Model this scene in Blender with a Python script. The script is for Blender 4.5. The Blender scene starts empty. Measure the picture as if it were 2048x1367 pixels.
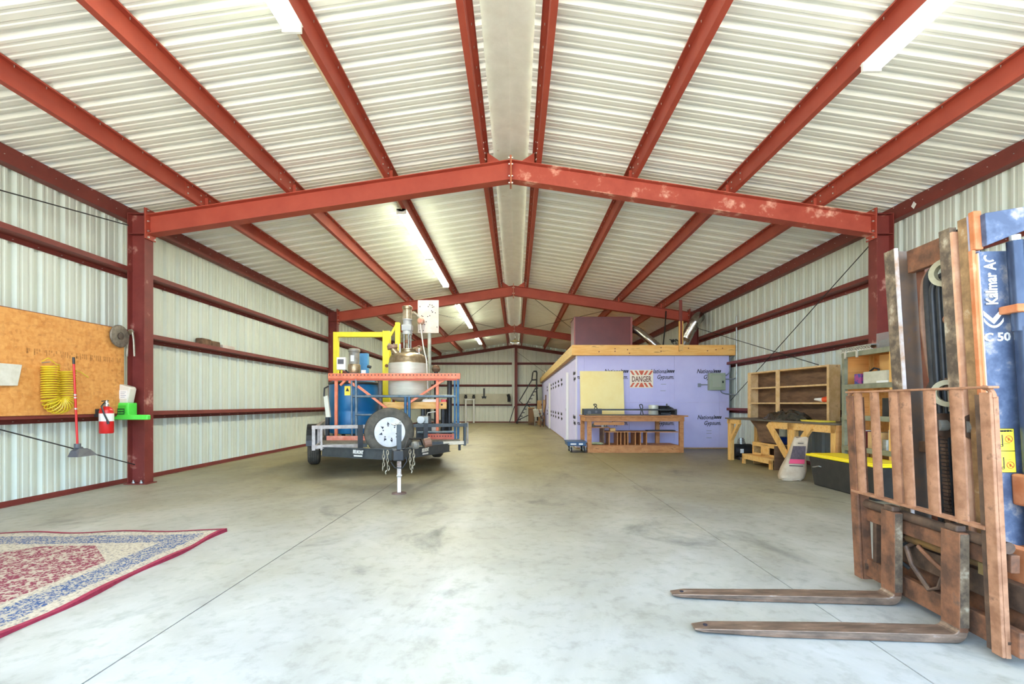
import bpy, math, random
from mathutils import Vector, Matrix
random.seed(7)
S = bpy.context.scene
COL = S.collection
R = math.radians
# ------------------------------------------------------------------ camera, sky, sun, exposure
F, CX, CY, CAMH = 937.0, 1032.0, 806.0, 1.228      # focal length in px, vanishing point, lens height
cam = bpy.data.objects.new('camera', bpy.data.cameras.new('camera'))
COL.objects.link(cam)
cam.location = (0, 0, CAMH)
cam.rotation_euler = (R(90), 0, 0)
cam.data.sensor_width = 36
cam.data.lens = F * 36 / 2048
cam.data.shift_x = -(CX - 1024) / 2048
cam.data.shift_y = (CY - 683.5) / 2048
cam.data.clip_start = 0.05
cam.data.clip_end = 300
S.camera = cam
wd = bpy.data.worlds.new('sky'); S.world = wd; wd.use_nodes = True
wn = wd.node_tree.nodes; wl = wd.node_tree.links; wn.clear()
wo = wn.new('ShaderNodeOutputWorld'); wb = wn.new('ShaderNodeBackground')
# bright hazy day: an even, slightly blue sky all round
wb.inputs['Color'].default_value = (.54, .77, 1.08, 1)
wb.inputs['Strength'].default_value = 1.0
wl.new(wb.outputs[0], wo.inputs[0])
sun = bpy.data.objects.new('sun', bpy.data.lights.new('sun', 'SUN')); COL.objects.link(sun)
sun.data.energy = 8.5; sun.data.angle = R(0.6); sun.data.color = (1, .90, .78)
sun.rotation_euler = Vector((0.15, 0.55, 0.8)).to_track_quat('Z', 'Y').to_euler()
S.view_settings.view_transform = 'Standard'
S.view_settings.look = 'None'
S.view_settings.gamma = 1
S.view_settings.use_curve_mapping = False
S.view_settings.exposure = 2.95
LAMP_E = 7.5                                      # watts per 4 ft twin-tube lamp
S.cycles.use_denoising = True
S.cycles.max_bounces = 10
S.cycles.diffuse_bounces = 7

def W(px, py, d): return Vector(((px - CX) * d / F, d, CAMH - (py - CY) * d / F))
def WX(px, py, X): return W(px, py, X * F / (px - CX))
def WZ(px, py, z=0.0): return W(px, py, (CAMH - z) * F / (py - CY))

# ------------------------------------------------------------------ materials
MC = {}
def nodemat(name):
    m = bpy.data.materials.new(name); m.use_nodes = True
    nt = m.node_tree; b = nt.nodes['Principled BSDF']
    return m, nt, b
def s2l(c):
    return tuple(((x / 255) / 12.92 if x / 255 <= .04045 else ((x / 255 + .055) / 1.055) ** 2.4) for x in c) + (1,)
def M(name, c1, c2=None, c3=None, scale=6, rough=.6, metal=0.0, bump=0.0, detail=5, st=(1, 1, 1), obj=False, lo=.38, hi=.62, distort=0.0, bscale=None, spec=None, coat=0):
    """noise-mottled surface, colours in sRGB 0-255"""
    if name in MC: return MC[name]
    m, nt, b = nodemat(name); N, L = nt.nodes, nt.links
    c1 = s2l(c1)
    b.inputs['Roughness'].default_value = rough; b.inputs['Metallic'].default_value = metal
    if spec is not None: b.inputs['Specular IOR Level'].default_value = spec
    if coat: b.inputs['Coat Weight'].default_value = coat
    if c2 is None and not bump:
        b.inputs['Base Color'].default_value = c1
    else:
        if obj: src = N.new('ShaderNodeTexCoord').outputs['Object']
        else: src = N.new('ShaderNodeNewGeometry').outputs['Position']
        mp = N.new('ShaderNodeMapping'); mp.inputs['Scale'].default_value = st; L.new(src, mp.inputs[0])
        no = N.new('ShaderNodeTexNoise'); no.inputs['Scale'].default_value = scale; no.inputs['Detail'].default_value = detail
        no.inputs['Roughness'].default_value = .62; no.inputs['Distortion'].default_value = distort
        L.new(mp.outputs[0], no.inputs['Vector'])
        r = N.new('ShaderNodeValToRGB'); e = r.color_ramp.elements
        e[0].position = lo; e[0].color = c1; e[1].position = hi; e[1].color = s2l(c2) if c2 else c1
        if c3:
            x = e.new(min(.98, hi + .12)); x.color = s2l(c3)
        L.new(no.outputs[0], r.inputs[0]); L.new(r.outputs[0], b.inputs['Base Color'])
        if bump:
            bp = N.new('ShaderNodeBump'); bp.inputs['Strength'].default_value = bump; bp.inputs['Distance'].default_value = .01
            if bscale:
                n2 = N.new('ShaderNodeTexNoise'); n2.inputs['Scale'].default_value = bscale; n2.inputs['Detail'].default_value = 3
                L.new(mp.outputs[0], n2.inputs['Vector']); L.new(n2.outputs[0], bp.inputs['Height'])
            else: L.new(no.outputs[0], bp.inputs['Height'])
            L.new(bp.outputs[0], b.inputs['Normal'])
    MC[name] = m
    return m
def emit(name, c, e):
    if name in MC: return MC[name]
    m, nt, b = nodemat(name)
    b.inputs['Base Color'].default_value = s2l(c); b.inputs['Emission Color'].default_value = s2l(c); b.inputs['Emission Strength'].default_value = e
    MC[name] = m; return m

m_sheet = M('white_sheet_metal', (232, 232, 220), (240, 240, 230), scale=1.2, rough=.34, lo=.3, hi=.7)
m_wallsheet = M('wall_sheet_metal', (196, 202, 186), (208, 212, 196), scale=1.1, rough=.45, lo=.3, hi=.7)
m_ridge = M('ridge_cap_metal', (216, 212, 196), (228, 225, 210), (176, 148, 116), scale=5, rough=.5, lo=.35, hi=.66)
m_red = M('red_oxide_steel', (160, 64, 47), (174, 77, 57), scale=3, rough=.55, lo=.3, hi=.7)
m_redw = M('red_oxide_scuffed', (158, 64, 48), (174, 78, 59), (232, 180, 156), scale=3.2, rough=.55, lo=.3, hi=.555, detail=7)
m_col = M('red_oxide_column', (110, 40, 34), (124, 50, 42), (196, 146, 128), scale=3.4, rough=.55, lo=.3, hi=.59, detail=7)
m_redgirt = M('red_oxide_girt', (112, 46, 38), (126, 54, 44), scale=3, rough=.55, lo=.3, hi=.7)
m_bolt = M('bolt_steel', (200, 196, 186), rough=.35, metal=.7)
m_zinc = M('galvanised', (150, 150, 142), (176, 176, 168), scale=14, rough=.4, metal=.7)
m_black = M('black_paint', (30, 31, 33), (46, 46, 46), scale=10, rough=.45)
m_dark = M('dark_rubber', (38, 36, 34), (56, 53, 48), scale=12, rough=.8)
m_white = M('white_paint', (232, 230, 222), rough=.5)
m_cream = M('cream_plastic', (222, 220, 200), rough=.5)
m_wood = M('pine_wood', (190, 140, 78), (214, 168, 104), (150, 98, 52), scale=3.0, rough=.65, st=(6, 1, 6), hi=.58, bump=.15)
m_woodx = M('pine_wood_crosswise', (212, 156, 78), (228, 182, 110), (164, 108, 54), scale=3.0, rough=.65, st=(1, 6, 6), hi=.58, bump=.15)
m_woodv = M('pine_wood_upright', (208, 152, 74), (226, 178, 104), (160, 104, 52), scale=3.0, rough=.65, st=(6, 6, 1), hi=.58, bump=.15)
m_bench = M('orange_brown_timber', (170, 108, 56), (194, 134, 78), (128, 78, 40), scale=3.0, rough=.6, st=(2, 5, 5), hi=.6)
m_pale = M('pale_pine', (204, 164, 108), (222, 186, 134), (170, 126, 78), scale=3.0, rough=.65, st=(3, 3, 3), hi=.6)
m_fascia = M('yellow_pine_fascia', (232, 170, 86), (244, 194, 114), (176, 116, 54), scale=2.2, rough=.6, st=(1, 1, 9), hi=.6)
m_ply = M('dark_plywood', (92, 66, 46), (122, 90, 62), scale=3, rough=.7, st=(1, 1, 4))
m_ply2 = M('yellow_plywood', (244, 220, 146), (248, 228, 160), scale=2, rough=.6)
m_purple = M('purple_gypsum', (192, 188, 230), (202, 198, 236), scale=2.2, rough=.85, lo=.3, hi=.7)
m_ink = M('print_ink', (34, 32, 44), rough=.7)
m_rust = M('rusted_steel', (84, 56, 38), (136, 88, 58), (92, 76, 62), scale=9, rough=.72, bump=.3, detail=8)
m_rustlight = M('light_rust', (142, 96, 66), (174, 124, 90), (96, 66, 48), scale=12, rough=.72, bump=.2, detail=8, hi=.6)
m_rustdark = M('dark_greasy_rust', (70, 52, 40), (104, 78, 58), (140, 112, 84), scale=10, rough=.6, bump=.4, detail=8)
m_mottle = M('mottled_mast_steel', (82, 68, 54), (128, 108, 84), (178, 164, 138), scale=13, rough=.6, bump=.3, detail=9, lo=.42, hi=.58)
m_forktine = M('worn_fork_steel', (104, 86, 72), (144, 118, 98), (190, 178, 166), scale=6, rough=.48, metal=.45, bump=.15, detail=8, st=(1, 4, 4))
m_orust = M('orange_rust', (186, 106, 58), (204, 132, 86), (226, 172, 126), scale=8, rough=.7, detail=8, hi=.6)
m_blueforge = M('worn_blue_paint', (66, 78, 102), (86, 98, 122), (160, 152, 146), scale=9, rough=.55, detail=10, lo=.4, hi=.52)
m_bluegrey = M('blue_rust_mix', (94, 84, 76), (120, 94, 72), (84, 92, 108), scale=5, rough=.6, detail=8)
m_cyl = M('blue_black_cylinder', (48, 58, 78), (80, 92, 112), scale=5, rough=.25, metal=.3, st=(1, 1, .3))
m_orange = M('orange_rack_paint', (226, 118, 78), (236, 138, 98), scale=8, rough=.5)
m_rackblue = M('blue_rack_paint', (38, 88, 124), (60, 108, 142), scale=8, rough=.45)
m_rackgrey = M('blue_grey_tube', (92, 110, 122), (124, 136, 140), scale=10, rough=.4, metal=.3)
m_tank = M('blue_tank_plastic', (18, 92, 140), (28, 108, 154), scale=3, rough=.3)
m_yellow = M('yellow_paint', (238, 222, 40), (228, 208, 44), scale=4, rough=.45)
m_steel = M('stainless_vessel', (200, 198, 180), (214, 212, 196), scale=2.5, rough=.36, metal=.12, st=(1, 1, 6))
m_bronze = M('tarnished_steel', (150, 130, 100), (186, 168, 138), scale=10, rough=.35, metal=.75)
m_graymotor = M('grey_motor_paint', (122, 118, 108), (146, 142, 130), scale=8, rough=.45)
m_perf = M('pink_white_plate', (196, 180, 166), (210, 198, 186), (150, 122, 108), scale=7, rough=.6, hi=.66)
m_trailer = M('trailer_grey_black', (58, 64, 68), (74, 80, 82), scale=6, rough=.5)
m_trailerbare = M('trailer_bare_rail', (156, 144, 134), (178, 168, 158), (126, 110, 98), scale=14, rough=.5, metal=.3)
m_tire = M('tyre_rubber', (70, 66, 58), (92, 86, 74), scale=9, rough=.85)
m_chain = M('zinc_chain', (160, 150, 128), (186, 176, 154), scale=20, rough=.4, metal=.6)
m_duct = M('foil_duct', (168, 166, 160), (206, 204, 198), scale=10, rough=.24, metal=.95, bump=.5, bscale=22)
m_box = M('oxblood_cabinet', (98, 44, 40), (110, 50, 46), scale=2, rough=.35)
m_elec = M('sage_metal_box', (150, 160, 136), (160, 168, 146), scale=4, rough=.5)
m_conduit = M('grey_conduit', (128, 134, 144), rough=.5)
m_hose = M('yellow_coil_hose', (216, 188, 42), rough=.3)
m_red2 = M('signal_red', (206, 36, 34), rough=.3)
m_green = M('lime_plastic', (84, 214, 70), (96, 224, 84), scale=4, rough=.35)
m_greyplastic = M('charcoal_plastic', (84, 84, 88), (98, 98, 100), scale=6, rough=.5)
m_disc = M('dull_disc_steel', (112, 104, 92), (140, 130, 116), scale=20, rough=.5, metal=.5)
m_greenwood = M('grey_green_frame', (118, 118, 94), (140, 138, 112), scale=8, rough=.7)
m_tote = M('black_tote', (42, 40, 38), (52, 50, 46), scale=8, rough=.5)
m_lid = M('yellow_lid', (248, 220, 26), rough=.4)
m_paper = M('paper_sack', (172, 152, 126), (190, 172, 146), (186, 128, 118), scale=7, rough=.8, hi=.64, bump=.4, bscale=10)
m_card = M('cardboard', (186, 148, 96), (200, 162, 110), scale=5, rough=.8)
m_foil = M('black_plastic_bag', (40, 38, 34), (62, 58, 50), scale=9, rough=.22, bump=1.0, bscale=14)
m_navy = M('navy_plastic', (26, 52, 112), rough=.35)
m_dolly = M('blue_dolly', (40, 76, 112), rough=.45)
m_smoke = M('smoky_acrylic', (170, 166, 160), rough=.1); 
MC['smoky_acrylic'].node_tree.nodes['Principled BSDF'].inputs['Alpha'].default_value = .45
m_signw = M('sign_cream', (240, 226, 200), rough=.45)
m_signo = M('sign_orange', (206, 86, 50), rough=.45)
m_signbrown = M('sign_brown', (120, 62, 44), rough=.5)
m_stick = M('sticker_yellow', (250, 226, 70), rough=.45)
m_lamp = emit('tube_glow', (246, 255, 228), 4.5)
m_dim = emit('tube_dim', (255, 255, 246), 2.0)

def osb():
    m, nt, b = nodemat('osb_strand'); N, L = nt.nodes, nt.links
    g = N.new('ShaderNodeNewGeometry')
    prev = None
    for i, (st, sc, rot) in enumerate([((1, 9, 26), 1.5, .15), ((1, 26, 9), 1.3, .9), ((1, 16, 16), 1.6, -.6)]):
        mp = N.new('ShaderNodeMapping'); mp.inputs['Scale'].default_value = st; mp.inputs['Rotation'].default_value = (rot, 0, 0)
        L.new(g.outputs['Position'], mp.inputs[0])
        v = N.new('ShaderNodeTexVoronoi'); v.inputs['Scale'].default_value = sc; L.new(mp.outputs[0], v.inputs['Vector'])
        r = N.new('ShaderNodeValToRGB'); e = r.color_ramp.elements
        e[0].position = .1; e[0].color = s2l((206, 134, 60)); e[1].position = .9; e[1].color = s2l((226, 164, 90))
        x = e.new(.02); x.color = s2l((186, 120, 58))
        sp = N.new('ShaderNodeSeparateColor'); L.new(v.outputs['Color'], sp.inputs[0]); L.new(sp.outputs[0], r.inputs[0])
        if prev is None: prev = r.outputs[0]
        else:
            mx = N.new('ShaderNodeMix'); mx.data_type = 'RGBA'; mx.inputs['Factor'].default_value = .45
            L.new(prev, mx.inputs['A']); L.new(r.outputs[0], mx.inputs['B']); prev = mx.outputs['Result']
    L.new(prev, b.inputs['Base Color']); b.inputs['Roughness'].default_value = .7
    return m
m_osb = osb()

def concrete():
    m, nt, b = nodemat('sealed_concrete'); N, L = nt.nodes, nt.links
    g = N.new('ShaderNodeNewGeometry')
    def noise(sc, det, st=(1, 1, 1), dist=0):
        mp = N.new('ShaderNodeMapping'); mp.inputs['Scale'].default_value = st; L.new(g.outputs['Position'], mp.inputs[0])
        n = N.new('ShaderNodeTexNoise'); n.inputs['Scale'].default_value = sc; n.inputs['Detail'].default_value = det; n.inputs['Distortion'].default_value = dist
        n.inputs['Roughness'].default_value = .65
        L.new(mp.outputs[0], n.inputs['Vector']); return n.outputs[0]
    def ramp(src, stops):
        r = N.new('ShaderNodeValToRGB'); e = r.color_ramp.elements
        e[0].position, e[0].color = stops[0][0], s2l(stops[0][1]); e[1].position, e[1].color = stops[1][0], s2l(stops[1][1])
        for p, c in stops[2:]:
            x = e.new(p); x.color = s2l(c)
        L.new(src, r.inputs[0]); return r.outputs[0]
    base = ramp(noise(1.1, 9, (1, .6, 1), .6), [(.3, (150, 150, 145)), (.55, (172, 172, 168)), (.75, (186, 187, 184))])
    stain = ramp(noise(.9, 7, (1, .8, 1), 1.2), [(.57, (255, 255, 255)), (.74, (166, 172, 174))])
    tan = ramp(noise(.35, 5, (1, 1, 1), .5), [(.42, (255, 255, 255)), (.68, (240, 236, 218))])
    speck = ramp(noise(9, 6), [(.3, (226, 226, 222)), (.5, (255, 255, 255))])
    # tan multiplied in, stronger with distance from the opening, edge broken by noise
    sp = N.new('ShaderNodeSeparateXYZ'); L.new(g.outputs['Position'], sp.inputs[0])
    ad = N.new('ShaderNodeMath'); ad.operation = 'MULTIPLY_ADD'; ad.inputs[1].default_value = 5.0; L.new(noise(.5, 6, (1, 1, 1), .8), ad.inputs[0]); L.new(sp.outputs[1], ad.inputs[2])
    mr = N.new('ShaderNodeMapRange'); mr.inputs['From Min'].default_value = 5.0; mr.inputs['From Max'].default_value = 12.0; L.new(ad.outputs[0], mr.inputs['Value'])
    depth_tan = ramp(mr.outputs[0], [(0, (255, 255, 255)), (1, (216, 199, 150))])
    prev = base
    for s in (stain, tan, speck, depth_tan):
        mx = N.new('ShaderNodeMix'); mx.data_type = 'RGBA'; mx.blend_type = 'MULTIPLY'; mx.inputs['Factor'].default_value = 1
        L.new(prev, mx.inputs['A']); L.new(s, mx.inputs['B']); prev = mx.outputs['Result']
    L.new(prev, b.inputs['Base Color'])
    b.inputs['Roughness'].default_value = .5
    bp = N.new('ShaderNodeBump'); bp.inputs['Strength'].default_value = .08; bp.inputs['Distance'].default_value = .004
    L.new(noise(20, 4), bp.inputs['Height']); L.new(bp.outputs[0], b.inputs['Normal'])
    return m
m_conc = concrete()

def rugmat(w, l):
    m, nt, b = nodemat('oriental_rug_pile'); N, L = nt.nodes, nt.links
    tc = N.new('ShaderNodeTexCoord'); sx = N.new('ShaderNodeSeparateXYZ'); L.new(tc.outputs['Object'], sx.inputs[0])
    def mt(op, a, bb=None):
        n = N.new('ShaderNodeMath'); n.operation = op
        for i, v in enumerate((a, bb)):
            if v is None: continue
            if isinstance(v, (int, float)): n.inputs[i].default_value = v
            else: L.new(v, n.inputs[i])
        return n.outputs[0]
    x, y = sx.outputs[0], sx.outputs[1]
    ex = mt('MINIMUM', mt('ABSOLUTE', x), mt('SUBTRACT', w, mt('ABSOLUTE', x)))
    ey = mt('MINIMUM', mt('ABSOLUTE', y), mt('SUBTRACT', l, mt('ABSOLUTE', y)))
    d = mt('MINIMUM', ex, ey)
    def pat(cells, sc, c_bg, c_a, c_b, t1, t2):
        v = N.new('ShaderNodeTexVoronoi'); v.inputs['Scale'].default_value = sc; v.feature = 'F1'
        nz = N.new('ShaderNodeTexNoise'); nz.inputs['Scale'].default_value = sc * .8; nz.inputs['Detail'].default_value = 3; nz.inputs['Distortion'].default_value = 2.0
        L.new(tc.outputs['Object'], v.inputs['Vector']); L.new(tc.outputs['Object'], nz.inputs['Vector'])
        r = N.new('ShaderNodeValToRGB'); r.color_ramp.interpolation = 'CONSTANT'; e = r.color_ramp.elements
        e[0].position = 0; e[0].color = s2l(c_a); e[1].position = t1; e[1].color = s2l(c_bg)
        q = e.new(t2); q.color = s2l(c_b)
        mix = mt('ADD', mt('MULTIPLY', v.outputs['Distance'], .45), mt('MULTIPLY', nz.outputs[0], .6))
        L.new(mix, r.inputs[0]); return r.outputs[0]
    cream = pat(0, 44, (158, 146, 126), (104, 104, 112), (176, 164, 144), .40, .52)
    blue = pat(0, 34, (42, 70, 112), (164, 154, 138), (160, 150, 134), .42, .55)
    red = pat(0, 27, (116, 34, 54), (158, 144, 126), (164, 148, 130), .38, .55)
    def sw(a, bb, t):
        st = mt('GREATER_THAN', d, t)
        mx = N.new('ShaderNodeMix'); mx.data_type = 'RGBA'; L.new(st, mx.inputs['Factor']); L.new(a, mx.inputs['A']); L.new(bb, mx.inputs['B'])
        return mx.outputs['Result']
    c = sw(cream, blue, .13); c = sw(c, cream, .36)
    # corner spandrels stay cream: field only where ex+ey is large
    st = mt('MULTIPLY', mt('GREATER_THAN', mt('ADD', ex, ey), 1.28), mt('GREATER_THAN', d, .43))
    mx = N.new('ShaderNodeMix'); mx.data_type = 'RGBA'; L.new(st, mx.inputs['Factor']); L.new(c, mx.inputs['A']); L.new(red, mx.inputs['B'])
    L.new(mx.outputs['Result'], b.inputs['Base Color']); b.inputs['Roughness'].default_value = .95
    return m

# ------------------------------------------------------------------ mesh builder
MW = {}                                  # world matrix of every empty / mesh that may be a parent
def rotz(a): return Matrix.Rotation(a, 4, 'Z')
class MB:
    def __init__(s, T=None): s.v, s.f, s.T = [], [], T
    def add(s, vs, fs):
        o = len(s.v)
        for p in vs:
            p = Vector(p)
            s.v.append(s.T(p) if s.T else p)
        s.f += [tuple(i + o for i in f) for f in fs]
        return s
    def box(s, x0, x1, y0, y1, z0, z1):
        v = [(x, y, z) for z in (z0, z1) for x, y in ((x0, y0), (x1, y0), (x1, y1), (x0, y1))]
        return s.add(v, [(3, 2, 1, 0), (4, 5, 6, 7), (0, 1, 5, 4), (1, 2, 6, 5), (2, 3, 7, 6), (3, 0, 4, 7)])
    def bar(s, p0, p1, w, h, up=(0, 0, 1)):
        p0, p1 = Vector(p0), Vector(p1); d = (p1 - p0).normalized(); up = Vector(up)
        if abs(d.dot(up)) > .98: up = Vector((0, 1, 0))
        a = d.cross(up).normalized() * w / 2; b = a.cross(d).normalized() * h / 2
        v = [p + i * a + j * b for p in (p0, p1) for i, j in ((-1, -1), (1, -1), (1, 1), (-1, 1))]
        return s.add(v, [(0, 1, 2, 3), (7, 6, 5, 4), (0, 4, 5, 1), (1, 5, 6, 2), (2, 6, 7, 3), (3, 7, 4, 0)])
    def cyl(s, p0, p1, r, r1=None, n=16):
        p0, p1 = Vector(p0), Vector(p1); r1 = r if r1 is None else r1
        d = (p1 - p0).normalized(); a = d.orthogonal().normalized(); b = d.cross(a)
        v = [p + (math.cos(2 * math.pi * i / n) * a + math.sin(2 * math.pi * i / n) * b) * q for p, q in ((p0, r), (p1, r1)) for i in range(n)]
        return s.add(v, [(i, (i + 1) % n, n + (i + 1) % n, n + i) for i in range(n)] + [tuple(range(n))[::-1], tuple(range(n, 2 * n))])
    def tube(s, pts, r, n=8, closed=False):
        pts = [Vector(p) for p in pts]; k = len(pts); rings = []
        a = None
        for i, p in enumerate(pts):
            q0 = pts[i - 1] if (i or closed) else p; q1 = pts[(i + 1) % k] if (i < k - 1 or closed) else p
            d = (q1 - q0).normalized()
            a = d.orthogonal().normalized() if a is None else (a - d * a.dot(d)).normalized()
            b = d.cross(a)
            rr = r[i] if isinstance(r, (list, tuple)) else r
            rings += [p + (math.cos(2 * math.pi * j / n) * a + math.sin(2 * math.pi * j / n) * b) * rr for j in range(n)]
        fs = []
        for i in range(k if closed else k - 1):
            o, o2 = i * n, ((i + 1) % k) * n
            fs += [(o + j, o + (j + 1) % n, o2 + (j + 1) % n, o2 + j) for j in range(n)]
        if not closed: fs += [tuple(range(n))[::-1], tuple(range((k - 1) * n, k * n))]
        return s.add(rings, fs)
    def lathe(s, prof, c, axis=(0, 0, 1), n=24, caps=True):
        c = Vector(c); d = Vector(axis).normalized(); a = d.orthogonal().normalized(); b = d.cross(a); k = len(prof)
        v = [c + d * z + (math.cos(2 * math.pi * i / n) * a + math.sin(2 * math.pi * i / n) * b) * r for r, z in prof for i in range(n)]
        fs = [(j * n + i, j * n + (i + 1) % n, (j + 1) * n + (i + 1) % n, (j + 1) * n + i) for j in range(k - 1) for i in range(n)]
        if caps and prof[0][0] > 1e-4: fs.append(tuple(range(n))[::-1])
        if caps and prof[-1][0] > 1e-4: fs.append(tuple(range((k - 1) * n, k * n)))
        return s.add(v, fs)
    def prism(s, poly, axis, a, b):
        def mk(p, q, t): return {'x': (t, p, q), 'y': (p, t, q), 'z': (p, q, t)}[axis]
        n = len(poly); v = [mk(p, q, a) for p, q in poly] + [mk(p, q, b) for p, q in poly]
        return s.add(v, [tuple(range(n))[::-1], tuple(range(n, 2 * n))] + [(i, (i + 1) % n, n + (i + 1) % n, n + i) for i in range(n)])
    def sweep(s, prof, p0, p1, X, Y):
        """open thin profile (list of (u,v)) in axes X,Y carried from p0 to p1"""
        X, Y = Vector(X), Vector(Y); n = len(prof)
        v = [Vector(p) + X * u + Y * w for p in (p0, p1) for u, w in prof]
        return s.add(v, [(i, i + 1, n + i + 1, n + i) for i in range(n - 1)])
    def build(s, name, mat, parent=None, smooth=False, bevel=0, solid=0, local=False, label=None, cat=None, group=None, kind=None, origin=None):
        me = bpy.data.meshes.new(name)
        if parent is not None:
            Mi = Matrix.Identity(4) if local else MW[parent.name].inverted()
            vs = [Mi @ p for p in s.v]; loc = None
        else:
            if origin is None:
                xs = [p.x for p in s.v]; ys = [p.y for p in s.v]
                loc = Vector(((min(xs) + max(xs)) / 2, (min(ys) + max(ys)) / 2, min(p.z for p in s.v)))
            else: loc = Vector(origin)
            vs = [p - loc for p in s.v]
        me.from_pydata([tuple(p) for p in vs], [], s.f)
        import bmesh
        bm = bmesh.new(); bm.from_mesh(me); bmesh.ops.recalc_face_normals(bm, faces=bm.faces); bm.to_mesh(me); bm.free()
        me.materials.append(mat)
        if smooth:
            me.shade_smooth()
            try: me.set_sharp_from_angle(angle=R(40))
            except Exception: pass
        o = bpy.data.objects.new(name, me); COL.objects.link(o)
        if parent is not None:
            o.parent = parent; MW[o.name] = MW[parent.name].copy()
        else:
            o.location = loc; MW[o.name] = Matrix.Translation(loc)
        if solid:
            md = o.modifiers.new('solid', 'SOLIDIFY'); md.thickness = solid; md.offset = 0
        if bevel:
            md = o.modifiers.new('bevel', 'BEVEL'); md.width = bevel; md.segments = 2; md.limit_method = 'ANGLE'
        tag(o, label, cat, group, kind)
        return o
def tag(o, label=None, cat=None, group=None, kind=None):
    for k, v in (('label', label), ('category', cat), ('group', group), ('kind', kind)):
        if v: o[k] = v
    return o
def thing(name, label, cat, loc=(0, 0, 0), rz=0.0, group=None, kind=None):
    o = bpy.data.objects.new(name, None); COL.objects.link(o)
    o.empty_display_size = .1; o.location = loc; o.rotation_euler = (0, 0, rz)
    MW[o.name] = Matrix.Translation(Vector(loc)) @ rotz(rz)
    return tag(o, label, cat, group, kind)
def dup(o, parent=None, **kw):
    """a shared-mesh copy of one mesh"""
    c = o.copy(); COL.objects.link(c); c.parent = parent if parent else o.parent
    MW[c.name] = MW[c.parent.name].copy() if c.parent else Matrix.Identity(4)
    for k, v in kw.items(): setattr(c, k, v)
    return c
def text(body, name, mat, parent, size, origin, xdir, updir, shear=0.0, bold=0.0, align='CENTER', ext=.0015, xs=1.0, fit=None):
    cu = bpy.data.curves.new(name, 'FONT'); cu.body = body; cu.size = size; cu.shear = shear; cu.offset = bold; cu.align_x = align; cu.extrude = ext
    cu.align_y = 'CENTER'; cu.resolution_u = 2
    cu.materials.append(mat)
    tmp = bpy.data.objects.new(name, cu); COL.objects.link(tmp)
    me = bpy.data.meshes.new_from_object(tmp.evaluated_get(bpy.context.evaluated_depsgraph_get()))
    bpy.data.objects.remove(tmp); bpy.data.curves.remove(cu); me.name = name
    if not me.materials: me.materials.append(mat)
    if fit:
        xx = [v.co.x for v in me.vertices]; xs = fit / (max(xx) - min(xx))
    o = bpy.data.objects.new(name, me); COL.objects.link(o)
    X = Vector(xdir).normalized(); Y = Vector(updir).normalized(); Z = X.cross(Y)
    m = Matrix(((X.x * xs, Y.x, Z.x, origin[0]), (X.y * xs, Y.y, Z.y, origin[1]), (X.z * xs, Y.z, Z.z, origin[2]), (0, 0, 0, 1)))
    o.parent = parent
    o.matrix_local = MW[parent.name].inverted() @ m
    MW[o.name] = m
    return o

# ------------------------------------------------------------------ building shell
XC, HW = -0.08, 5.99                                # centre line of the building, half width to the sheeting
Y0, Y1 = -0.45, 30.0
RIDGE, SL = 5.128, 0.15                             # underside of roof sheets at the ridge, roof slope
FR = (7.18, 14.78, 22.38)                           # rigid frames
def roofz(dx): return RIDGE - SL * abs(dx)

ground = MB().box(-60, 60, -90, Y0 - .02, -.3, -.05).build('ground', M('pale_gravel', (150, 144, 130), (168, 162, 148), scale=2, rough=.9), kind='structure', label='pale gravel yard outside the open end of the building', cat='ground')

floor = thing('floor', 'pale grey sealed concrete slab floor with straight sawn joints', 'floor', kind='structure')
MB().box(-6.5, 6.4, Y0, Y1 + .2, -.3, -.03).build('slab_bed', m_dark, floor)
jx = [-6.4, -1.90, 1.83, 6.3]; g = .004
for a, b in zip(jx, jx[1:]):
    ys = [Y0, 7.2, 14.8, 22.4, Y1 + .2]
    for c, d in zip(ys, ys[1:]):
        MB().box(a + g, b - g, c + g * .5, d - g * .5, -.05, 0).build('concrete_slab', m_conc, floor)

def ribprof(n=3, w=.3048):
    p = []
    for i in range(n):
        o = i * w
        if i == 0: p += [(o - .054, .0015)]
        p += [(o - .052, 0), (o - .026, .040), (o + .026, .040), (o + .052, 0)]
        for c in (.1016, .2032): p += [(o + c - .022, 0), (o + c - .011, .006), (o + c + .011, .006), (o + c + .022, 0)]
    p += [(n * w - .052, 0), (n * w - .026, .038), (n * w + .022, .038)]
    return p
PW = .9144
ceiling = thing('ceiling', 'white ribbed metal roof sheeting over red purlins', 'ceiling', (XC, 0, 0), kind='structure')
for sgn in (-1, 1):
    first = None; y = Y0
    while y < Y1 - .01:
        if first is None:
            b = MB(); pr = ribprof()
            a0, a1 = .27, 6.10
            b.sweep([(u, h) for u, h in pr], (sgn * a1, 0, roofz(a1)), (sgn * a0, 0, roofz(a0)), (0, 1, 0), (0, 0, 1))
            first = b.build('roof_panel', m_sheet, ceiling, local=True); first.location = (0, y, 0)
        else: dup(first, location=(0, y, 0))
        y += PW
MB().sweep([(-.42, -.063 + .03), (-.40, -.057 + .03), (-.30, -.045 + .035), (0, .03), (.30, -.045 + .035), (.40, -.057 + .03), (.42, -.063 + .03)], (XC, Y0, RIDGE + .02), (XC, Y1, RIDGE + .02), (1, 0, 0), (0, 0, 1)).build('ridge_cap', m_ridge, ceiling)

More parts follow.
